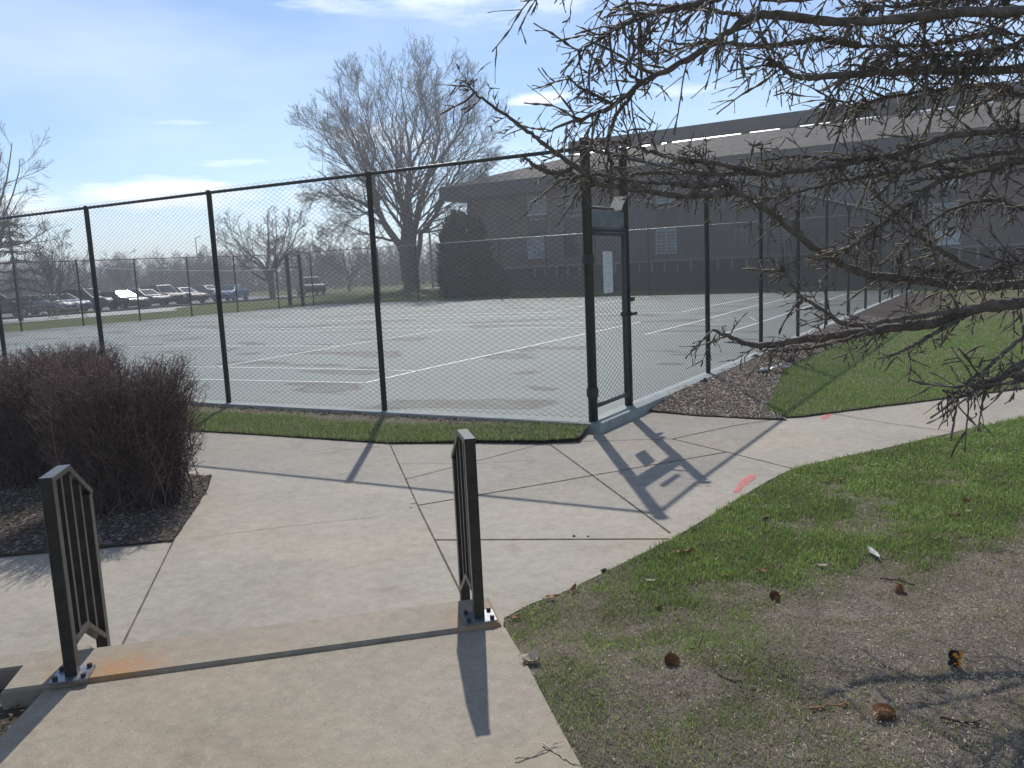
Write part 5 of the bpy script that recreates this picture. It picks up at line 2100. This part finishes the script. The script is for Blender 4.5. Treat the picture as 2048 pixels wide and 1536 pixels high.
limb(ctl(1.32, [(2200, 575, 3.9), (2048, 606, 4.0), (1960, 616, 4.05), (1870, 645, 4.1), (1790, 655, 4.15), (1700, 668, 4.2), (1600, 680, 4.2), (1540, 690, 4.2), (1490, 686, 4.2), (1455, 671, 4.2), (1424, 660, 4.2)]), 0.0432, .007, 31, .5, 0.150, 3, seed=1, tstart=.06)
limb([(1960, 618, 4.05), (1890, 625, 4.0), (1790, 640, 3.95), (1700, 650, 3.9), (1640, 618, 3.9), (1596, 585, 3.9), (1570, 545, 3.9), (1556, 520, 3.9)], .016, .004, 81, .3, 0.136, 3, seed=2)
limb([(1930, 630, 4.06), (1860, 672, 4.0), (1800, 704, 3.95), (1775, 712, 3.95)], .014, .004, 40, .5, .14, 3, seed=3)
limb([(1750, 660, 4.15), (1650, 690, 4.05), (1580, 700, 4.0), (1530, 700, 4.0)], .010, .004, 68, .3, 0.112, 3, seed=4)
limb(ctl(1.5, [(2150, 560, 4.1), (2048, 568, 4.2), (1950, 573, 4.2), (1830, 560, 4.2), (1740, 550, 4.2), (1690, 530, 4.2), (1620, 490, 4.15), (1560, 440, 4.1), (1500, 400, 4.0), (1460, 370, 4.0), (1420, 335, 4.0), (1390, 300, 4.0)]), 0.0357, .006, 51, .35, 0.170, 3, seed=5, tstart=.06)
limb([(2048, 560, 4.3), (1960, 540, 4.4), (1880, 500, 4.4), (1840, 470, 4.4), (1800, 430, 4.3), (1760, 400, 4.3)], .020, .005, 36, .3, .18, 3, seed=6)
limb(ctl(1.05, [(2200, 690, 3.2), (2048, 728, 3.2), (2000, 755, 3.2), (1960, 775, 3.2), (1925, 786, 3.2), (1885, 781, 3.2)]), .022, .004, 8, .5, 0.17, 3, seed=7, tstart=.06)
limb(ctl(1.18, [(2130, 640, 3.3), (2048, 672, 3.25), (1990, 722, 3.25), (1945, 757, 3.25), (1905, 790, 3.25)]), .012, .004, 8, .5, 0.17, 3, seed=8)
limb(ctl(0.95, [(2100, 745, 3.1), (2048, 760, 3.1), (2000, 768, 3.1), (1960, 772, 3.1), (1930, 768, 3.1)]), .010, .004, 15, .5, 0.17, 3, seed=9)
# upper limbs against the sky
limb(ctl(2.75, [(2150, 130, 4.0), (2048, 136, 4.0), (1950, 142, 4.0), (1850, 140, 4.0), (1750, 147, 4.0), (1660, 152, 4.0), (1602, 156, 4.0), (1572, 142, 4.0), (1552, 126, 4.0), (1530, 119, 4.0)]), 0.0306, .007, 62, .5, 0.247, 3, seed=10, moss=.35)
limb(ctl(3.1, [(2150, 15, 3.8), (2048, 22, 3.8), (1900, 26, 3.8), (1760, 42, 3.8), (1650, 42, 3.8), (1560, 30, 3.8), (1500, 36, 3.8), (1455, 66, 3.8), (1400, 105, 3.8), (1330, 142, 3.8), (1270, 175, 3.8), (1220, 215, 3.8), (1170, 236, 3.8), (1130, 247, 3.8), (1100, 262, 3.8)]), 0.0340, .005, 37, .55, 0.228, 3, seed=11, moss=.2)
limb([(1720, 92, 4.1), (1640, 78, 4.1), (1580, 88, 4.1), (1510, 92, 4.1), (1440, 84, 4.1), (1380, 90, 4.1), (1330, 80, 4.1)], .020, .005, 50, .7, 0.247, 3, seed=12)
limb(ctl(3.5, [(2000, -90, 3.7), (1800, -60, 3.7), (1600, -5, 3.7), (1480, -10, 3.7), (1380, 10, 3.7), (1300, 30, 3.7), (1245, 52, 3.7), (1195, 82, 3.7), (1155, 104, 3.7)]), .030, .004, 52, .7, 0.228, 3, seed=13, tstart=.06)
limb([(1560, -40, 3.6), (1420, -60, 3.6), (1250, -40, 3.6), (1130, -25, 3.6), (1060, -15, 3.6)], .012, .004, 26, .9, .20, 3, seed=14)
limb([(1500, 36, 3.8), (1420, 20, 3.85), (1340, 15, 3.9), (1270, 5, 3.9), (1220, 20, 3.9)], .012, .004, 53, .7, 0.209, 3, seed=15)
limb([(2000, 60, 4.1), (1900, 84, 4.15), (1800, 92, 4.2), (1700, 90, 4.2), (1620, 70, 4.2)], .016, .005, 116, .6, 0.228, 3, seed=16, moss=.4)
limb(ctl(2.55, [(2100, 190, 4.2), (2000, 170, 4.2), (1900, 178, 4.2), (1800, 190, 4.2), (1720, 205, 4.2), (1660, 200, 4.2)]), .016, .005, 103, .6, 0.228, 3, seed=17, moss=.4)
limb(ctl(2.95, [(2120, 60, 3.9), (2020, 95, 3.9), (1930, 110, 3.95), (1830, 112, 4.0), (1760, 110, 4.0)]), .014, .005, 158, .6, 0.190, 3, seed=18, moss=.5)
limb(ctl(3.30, [(2100, 5, 3.9), (2000, -10, 3.9), (1900, 0, 3.9), (1800, 12, 4.0), (1720, 10, 4.0)]), .014, .005, 144, .8, 0.190, 3, seed=19, moss=.4)
# crossing boughs in front of the building
limb(ctl(2.3, [(2150, 260, 4.1), (2048, 262, 4.1), (1900, 272, 4.1), (1800, 306, 4.1), (1700, 326, 4.1), (1600, 342, 4.05), (1450, 348, 4.0), (1320, 345, 4.0), (1240, 355, 4.0), (1180, 372, 4.0), (1130, 352, 4.0), (1105, 338, 4.0)]), 0.0187, .005, 77, .45, 0.172, 3, seed=20, moss=.45)
limb([(1478, 384, 4.0), (1440, 388, 3.97), (1390, 392, 3.95), (1300, 384, 3.9), (1200, 366, 3.85), (1135, 322, 3.8), (1085, 286, 3.8), (1040, 250, 3.8), (990, 216, 3.8), (955, 190, 3.8), (930, 160, 3.8)], .018, .0045, 60, .2, 0.135, 3, seed=21, moss=.1, tstart=.05)
limb([(1560, 352, 4.0), (1450, 330, 4.0), (1360, 318, 4.0), (1290, 300, 4.0), (1240, 285, 4.0), (1190, 282, 4.0)], 0.0136, .005, 88, .3, 0.133, 3, seed=22, moss=.35)
limb([(1450, 366, 4.0), (1400, 372, 3.95), (1340, 368, 3.9), (1260, 362, 3.9), (1190, 350, 3.9), (1120, 360, 3.9)], 0.0119, .005, 91, .5, 0.125, 3, seed=23, moss=.5)
limb([(1140, 340, 3.8), (1100, 345, 3.8), (1068, 330, 3.8), (1046, 312, 3.8)], .010, .006, 30, .3, .07, 2, seed=24)
limb(ctl(2.0, [(2150, 345, 4.0), (2048, 322, 4.0), (1960, 340, 4.0), (1880, 362, 4.0), (1820, 404, 4.0), (1765, 446, 4.0), (1720, 480, 4.0), (1690, 500, 4.0)]), .026, .005, 90, .4, 0.162, 3, seed=25, moss=.3)
limb([(2048, 300, 4.1), (1920, 318, 4.1), (1820, 338, 4.1), (1740, 352, 4.1), (1650, 370, 4.1), (1560, 392, 4.1), (1500, 398, 4.1)], 0.0136, .005, 95, .5, 0.148, 3, seed=26, moss=.4)
limb([(1950, 350, 4.15), (1860, 330, 4.15), (1760, 312, 4.15), (1680, 320, 4.1), (1600, 312, 4.1), (1520, 322, 4.1)], 0.0119, .005, 96, .5, 0.148, 3, seed=27, moss=.45)
limb(ctl(1.85, [(2100, 420, 4.2), (1990, 400, 4.2), (1900, 420, 4.2), (1830, 470, 4.2), (1790, 520, 4.2)]), .014, .004, 69, .5, 0.153, 3, seed=28)
limb([(1290, 170, 3.8), (1252, 140, 3.8), (1262, 118, 3.8), (1285, 96, 3.8)], .007, .004, 60, .0, 0.140, 3, seed=29)
limb([(1230, 210, 3.8), (1190, 190, 3.78), (1160, 175, 3.76), (1135, 152, 3.75)], .007, .004, 73, .1, 0.140, 3, seed=30)
limb(ctl(1.60, [(2100, 520, 4.0), (2010, 536, 4.0), (1930, 545, 4.0), (1860, 540, 4.0)]), .014, .005, 70, .5, .17, 3, seed=31, moss=.3)
limb([(1270, 180, 3.8), (1230, 236, 3.85), (1215, 290, 3.9), (1225, 330, 3.9)], .009, .005, 58, .3, 0.160, 3, seed=32, moss=.3)

# ================================================================== SMALL THINGS
def lawn_at(x, y):
    q = at(x, y, -.03)
    for _ in range(6):
        q = at(x, y, float(lawn_z(np.array([q[:2]]))[0]))
    return q


def cone(x, y, rad, label, mat, long=1.15, dark=False):
    q = lawn_at(x, y) + np.array([0, 0, rad * .55])
    b = MB()
    n = 130
    ax = nrm(np.array([random.uniform(-1, 1), random.uniform(-1, 1), random.uniform(-.2, .4)]))
    s1 = nrm(np.cross(ax, [0, 0, 1.0]))
    s2 = np.cross(ax, s1)
    b.tubes([q - ax * rad * long * .9, q, q + ax * rad * long * .9], [rad * .4, rad * .72, rad * .35], 8)
    for i in range(n):
        t = (i + .5) / n
        ph = i * 2.39996
        h_ = (t * 2 - 1) * long
        rr_ = math.sqrt(max(0, 1 - (t * 2 - 1) ** 2)) ** .8
        rdv = s1 * math.cos(ph) + s2 * math.sin(ph)
        tang = s1 * -math.sin(ph) + s2 * math.cos(ph)
        c0 = q + ax * h_ * rad * .9 + rdv * rr_ * rad * .72
        tipd = nrm(rdv * .9 + ax * .55)
        L_ = rad * .36
        w_ = rad * .20
        b.add([c0 - tang * w_, c0 + tang * w_, c0 + tang * w_ * .8 + tipd * L_, c0 + tipd * L_ * 1.15, c0 - tang * w_ * .8 + tipd * L_], [(0, 1, 2, 3, 4)])
    return tag(b.build('fallen_cone', mat, None, tuple(q - np.array([0, 0, rad * .5]))), label, 'cone', 'cones fallen from the larch')


def leaf(x, y, L, W_, label, mat, ang=None, curl=.35, ground=None, name='dry_leaf', lift=.012, flatz=None):
    q = lawn_at(x, y) if flatz is None else at(x, y, flatz)
    a = random.uniform(0, 6.28) if ang is None else ang
    b = MB()
    nu, nv = 9, 5
    V = []
    for i in range(nu):
        u = i / (nu - 1)
        wv = W_ * math.sin(math.pi * min(1, u * .94 + .03)) ** .7 * (1 + .25 * math.sin(u * 25))
        for j in range(nv):
            v = (j / (nv - 1) - .5)
            xx, yy = (u - .5) * L, v * wv
            zz_ = lift + curl * L * ((u - .5) ** 2 * 1.3 + abs(v) ** 1.6 * .9 * (.6 + .6 * u)) + .002 * math.sin(u * 13 + v * 9)
            V.append((q[0] + xx * math.cos(a) - yy * math.sin(a), q[1] + xx * math.sin(a) + yy * math.cos(a), q[2] + zz_))
    F = [(i * nv + j, (i + 1) * nv + j, (i + 1) * nv + j + 1, i * nv + j + 1) for i in range(nu - 1) for j in range(nv - 1)]
    b.add(V, F)
    b.tubes([(q[0] - math.cos(a) * L * .5, q[1] - math.sin(a) * L * .5, q[2] + lift + curl * L * .3), (q[0] - math.cos(a) * L * .8, q[1] - math.sin(a) * L * .8, q[2] + .004)], [.0012, .0012], 4)
    return tag(b.build(name, mat, None, tuple(q)), label, 'leaf', 'dry leaves on the lawn')


def stone(x, y, r_, label, mat, z, sq=(1, .7, .6), seed=0, name='dark_stone', group=None, cat='stone'):
    q = lawn_at(x, y) if z is None else at(x, y, z)
    b = MB()
    nu, nv = 12, 8
    V = []
    rs = np.random.default_rng(seed)
    off = rs.random(3) * 10
    for j in range(nv + 1):
        ph = math.pi * j / nv
        for i in range(nu):
            th = 6.283 * i / nu
            d = Vector((math.sin(ph) * math.cos(th), math.sin(ph) * math.sin(th), math.cos(ph)))
            k = 1 + .55 * mnoise.noise(d * 1.6 + Vector(off)) + .2 * mnoise.noise(d * 4 + Vector(off))
            V.append((q[0] + d.x * r_ * sq[0] * k, q[1] + d.y * r_ * sq[1] * k, q[2] + r_ * sq[2] * .5 + d.z * r_ * sq[2] * k))
    F = [(j * nu + i, (j + 1) * nu + i, (j + 1) * nu + (i + 1) % nu, j * nu + (i + 1) % nu) for j in range(nv) for i in range(nu)]
    b.add(V, F)
    return tag(b.build(name, mat, None, tuple(q)), label, cat, group)


def stick(pts, r_, label, mat, zf=None):
    P = []
    for x, y in pts:
        q = lawn_at(x, y) if zf is None else at(x, y, zf)
        P.append(q + np.array([0, 0, r_ + .006 * random.random()]))
    P = resample(P, 12, .002)
    b = MB()
    b.tubes(P, np.linspace(r_, r_ * .5, 12), 5)
    for k in (4, 7, 9):
        d = nrm(P[k + 1] - P[k]) + rng.normal(0, .5, 3)
        b.tubes([P[k], P[k] + d * .03], [r_ * .6, r_ * .4], 4)
    return tag(b.build('fallen_twig', mat, None, tuple(P[0])), label, 'twig', 'twigs lying on the ground')


cone(1346, 1328, .030, 'round brown cone standing alone in the thin grass', M_cone, 1.0)
cone(1549, 1196, .024, 'dark brown cone beside the dead patch under the green edge', M_cone, 1.3)
cone(1770, 1434, .030, 'orange brown cone lying low near the bottom of the lawn', M_cone2, 1.35)
cone(1799, 1185, .024, 'flattened tan cone on the bare ground', M_cone2, 1.4)
cone(1318, 1220, .015, 'small pale cone among straw', M_cone2, 1.2)
cone(1450, 1157, .016, 'small yellowish cone in the green grass', M_cone2, 1.1)
cone(1932, 1006, .022, 'orange cone high on the green lawn by the photo edge', M_cone2, 1.2)
leaf(1528, 1148, .06, .045, 'upright rust coloured leaf in green grass', M_leaf, .6, .7)
leaf(1646, 1136, .085, .035, 'pale tan leaf lying along the edge of the green grass', M_pale, .35)
leaf(1372, 1108, .09, .05, 'pair of curled brown leaf halves near the walk edge', M_leaf, .2, .6)
leaf(1352, 1108, .05, .04, 'small rust leaf touching the walk edge grass', M_leaf, 1.6, .5)
leaf(1531, 1045, .055, .05, 'dark upright leaf in the lush grass', M_dark, 1.0, .7)
leaf(1682, 963, .075, .05, 'brown crumpled leaf near the dirt gap in the lawn', M_leaf, .5, .6)
leaf(1655, 968, .05, .03, 'dark fragment of leaf in the dirt gap', M_dark, .2, .4)
leaf(1905, 1037, .10, .03, 'long brown leaf curled on the right of the lawn', M_leaf, .1, .5)
leaf(1936, 1026, .05, .03, 'pale scrap of leaf under the orange cone', M_pale, .9, .3)
leaf(1747, 1112, .17, .04, 'long grey feather shaped leaf on the border of the bare ground', M_grey, R_(-62) + YAW * 0 + R_(180), .1, lift=.02, name='grey_leaf')
leaf(1302, 1166, .075, .03, 'pale dry leaf near the walk', M_pale, .1, .3)
leaf(1062, 1327, .085, .06, 'tan curled leaf leaning against the slab edge', M_pale, 1.1, .8, lift=.008)
leaf(1050, 1318, .05, .03, 'small pale leaf just above the curled one', M_pale, .4, .4)
leaf(1103, 1200, .06, .04, 'rust leaf on the seam of walk and lawn', M_leaf, .5, .5)
leaf(1147, 1184, .06, .025, 'red brown leaf standing at the walk edge', M_leaf, 1.5, .8)
leaf(1030, 1240, .05, .035, 'brown leaf in the corner of lawn and step', M_leaf, .7, .6)
leaf(1415, 965, .04, .02, 'grey scrap in the grass by the walk', M_grey, .2, .2)
leaf(1458, 1020, .05, .03, 'brown leaf in the strip of grass below the red mark', M_leaf, .7, .5)
stone(1210, 1144, .020, 'dark clod on the walk near the lawn', M_dark, PZ, (1.2, .8, .7), 3)
stone(1148, 1073, .010, 'tiny black pebble on the walk above the long joint', M_stone, PZ, (1, .8, .7), 4)
stone(1176, 1073, .007, 'tinier pebble right of the black pebble', M_stone, PZ, (1.2, .8, .6), 5)
# debris in the mulch by the fence
for x, y, r_, sq, lb in ((1511, 721, .085, (1.1, .7, .8), 'black lump of rock against the court edge'), (1582, 727, .085, (.9, .8, .9), 'black lump beside the crumpled sheet on the lawn side'),
                         (1614, 708, .075, (1.9, .6, .4), 'flat black piece farthest along the bed'), (1408, 772, .075, (.8, .8, .9), 'black clod nearest the gate in the bed'),
                         (1432, 762, .06, (1.8, .6, .6), 'low dark clod at the foot of the fence post'), (1364, 782, .06, (1.4, .7, .6), 'small dark clod by the court edge next to the gate')):
    stone(x, y, r_, lb, M_stone, -.06, sq, int(x), group='dark lumps in the mulch bed')
q = at(1547, 744, -.05)
b = MB()
V = []
for i in range(9):
    for j in range(6):
        p = Vector((i * .05 - .2, j * .045 - .11, 0))
        z_ = .05 + .05 * mnoise.noise(p * 9) + .07 * math.exp(-((i - 6) / 2) ** 2)
        a = R_(20)
        V.append((q[0] + p.x * math.cos(a) - p.y * math.sin(a), q[1] + p.x * math.sin(a) + p.y * math.cos(a), q[2] + z_))
b.add(V, [(i * 6 + j, (i + 1) * 6 + j, (i + 1) * 6 + j + 1, i * 6 + j + 1) for i in range(8) for j in range(5)])
tag(b.build('crumpled_sheet', M_sheet, None, tuple(q)), 'crumpled shiny grey sheet lying on the mulch', 'sheet')
stone(1524, 748, .06, 'black scrap under the crumpled sheet', M_stone, -.05, (1.3, .7, .6), 77, group='dark lumps in the mulch bed')
stick([(1620, 1424), (1660, 1416), (1700, 1412)], .006, 'reddish stick at the lower edge of the bare patch', M_leaf)
stick([(1030, 1522), (1070, 1512), (1100, 1497), (1112, 1490)], .003, 'thin straw twig on the near slab', M_pale, SZ)
stick([(1085, 1490), (1120, 1512), (1150, 1530)], .0035, 'second straw twig crossing the slab corner', M_pale, SZ)
stick([(1370, 1300), (1400, 1298)], .004, 'short twig beside the round cone', M_dark)
stick([(1440, 1352), (1462, 1362), (1475, 1366)], .004, 'thin dark twig on the grass below the yellow stalk', M_dark)
stick([(1760, 1160), (1800, 1165), (1830, 1172)], .006, 'dark stick above the flattened tan cone', M_dark)
stick([(1880, 1440), (1930, 1450), (1960, 1452)], .006, 'brown stick near the lower right corner', M_dark)
q = lawn_at(1425, 1336)
b = MB()
b.tubes([q, q + np.array([.003, 0, .05]), q + np.array([.012, .004, .078])], [.0035, .003, .0015], 5)
tag(b.build('dry_stalk', M_cone2, None, tuple(q)), 'short upright yellow stalk left of the mottled bare patch', 'stalk')
# orange edged black scrap, winged in outline, on the bare ground
q = lawn_at(1903, 1334)
bt = thing('winged_scrap', 'black winged scrap with orange margins lying on bare ground', 'winged_scrap', tuple(q))
rx_ = np.array([AX[0][0], AX[0][1], 0])
rx_ /= np.linalg.norm(rx_)
up_ = np.array([0, 0, 1.0])
for zc, hgt, wd_, tl in ((.044, .044, .040, .5), (.010, .036, .034, -.2)):
    bb, bo = MB(), MB()
    m = 9
    inner, outer, rim = [], [], []
    for k in range(m):
        v = k / (m - 1)
        w_ = wd_ * (.75 + .25 * math.sin(math.pi * v)) * (1 - .10 * (k % 2))
        z_ = .004 + zc + (v - .5) * hgt
        inner.append(rx_ * (-.004 - .012 * math.sin(math.pi * v)) + up_ * (z_ + .004))
        outer.append(rx_ * (w_ * .72) + up_ * z_ + np.array([.003, -.003, 0]))
        rim.append(rx_ * w_ + up_ * z_ + np.array([.004, -.004, 0]))
    bb.add(inner + outer, [(k, k + 1, m + k + 1, m + k) for k in range(m - 1)])
    bo.add(outer + rim, [(k, k + 1, m + k + 1, m + k) for k in range(m - 1)])
    wg = bb.build('wing', M_black, bt)
    bo.build('wing_margin', M_orange, wg)
bo2 = MB()
for zc, x_, r__ in ((.050, .006, .010), (.040, .014, .008), (.012, .008, .006)):
    bo2.add([rx_ * (x_ + r__ * math.cos(a)) + up_ * (zc + .006 + r__ * .8 * math.sin(a)) + np.array([.006, -.006, 0]) for a in np.arange(0, 6.2, .7)], [tuple(range(9))])
bo2.build('wing_spot', M_orange, bt)
bb = MB()
bb.tubes([-rx_ * .01 + up_ * .012, up_ * .018, rx_ * .012 + up_ * .03], [.003, .004, .002], 6)
bb.build('body', M_black, bt)
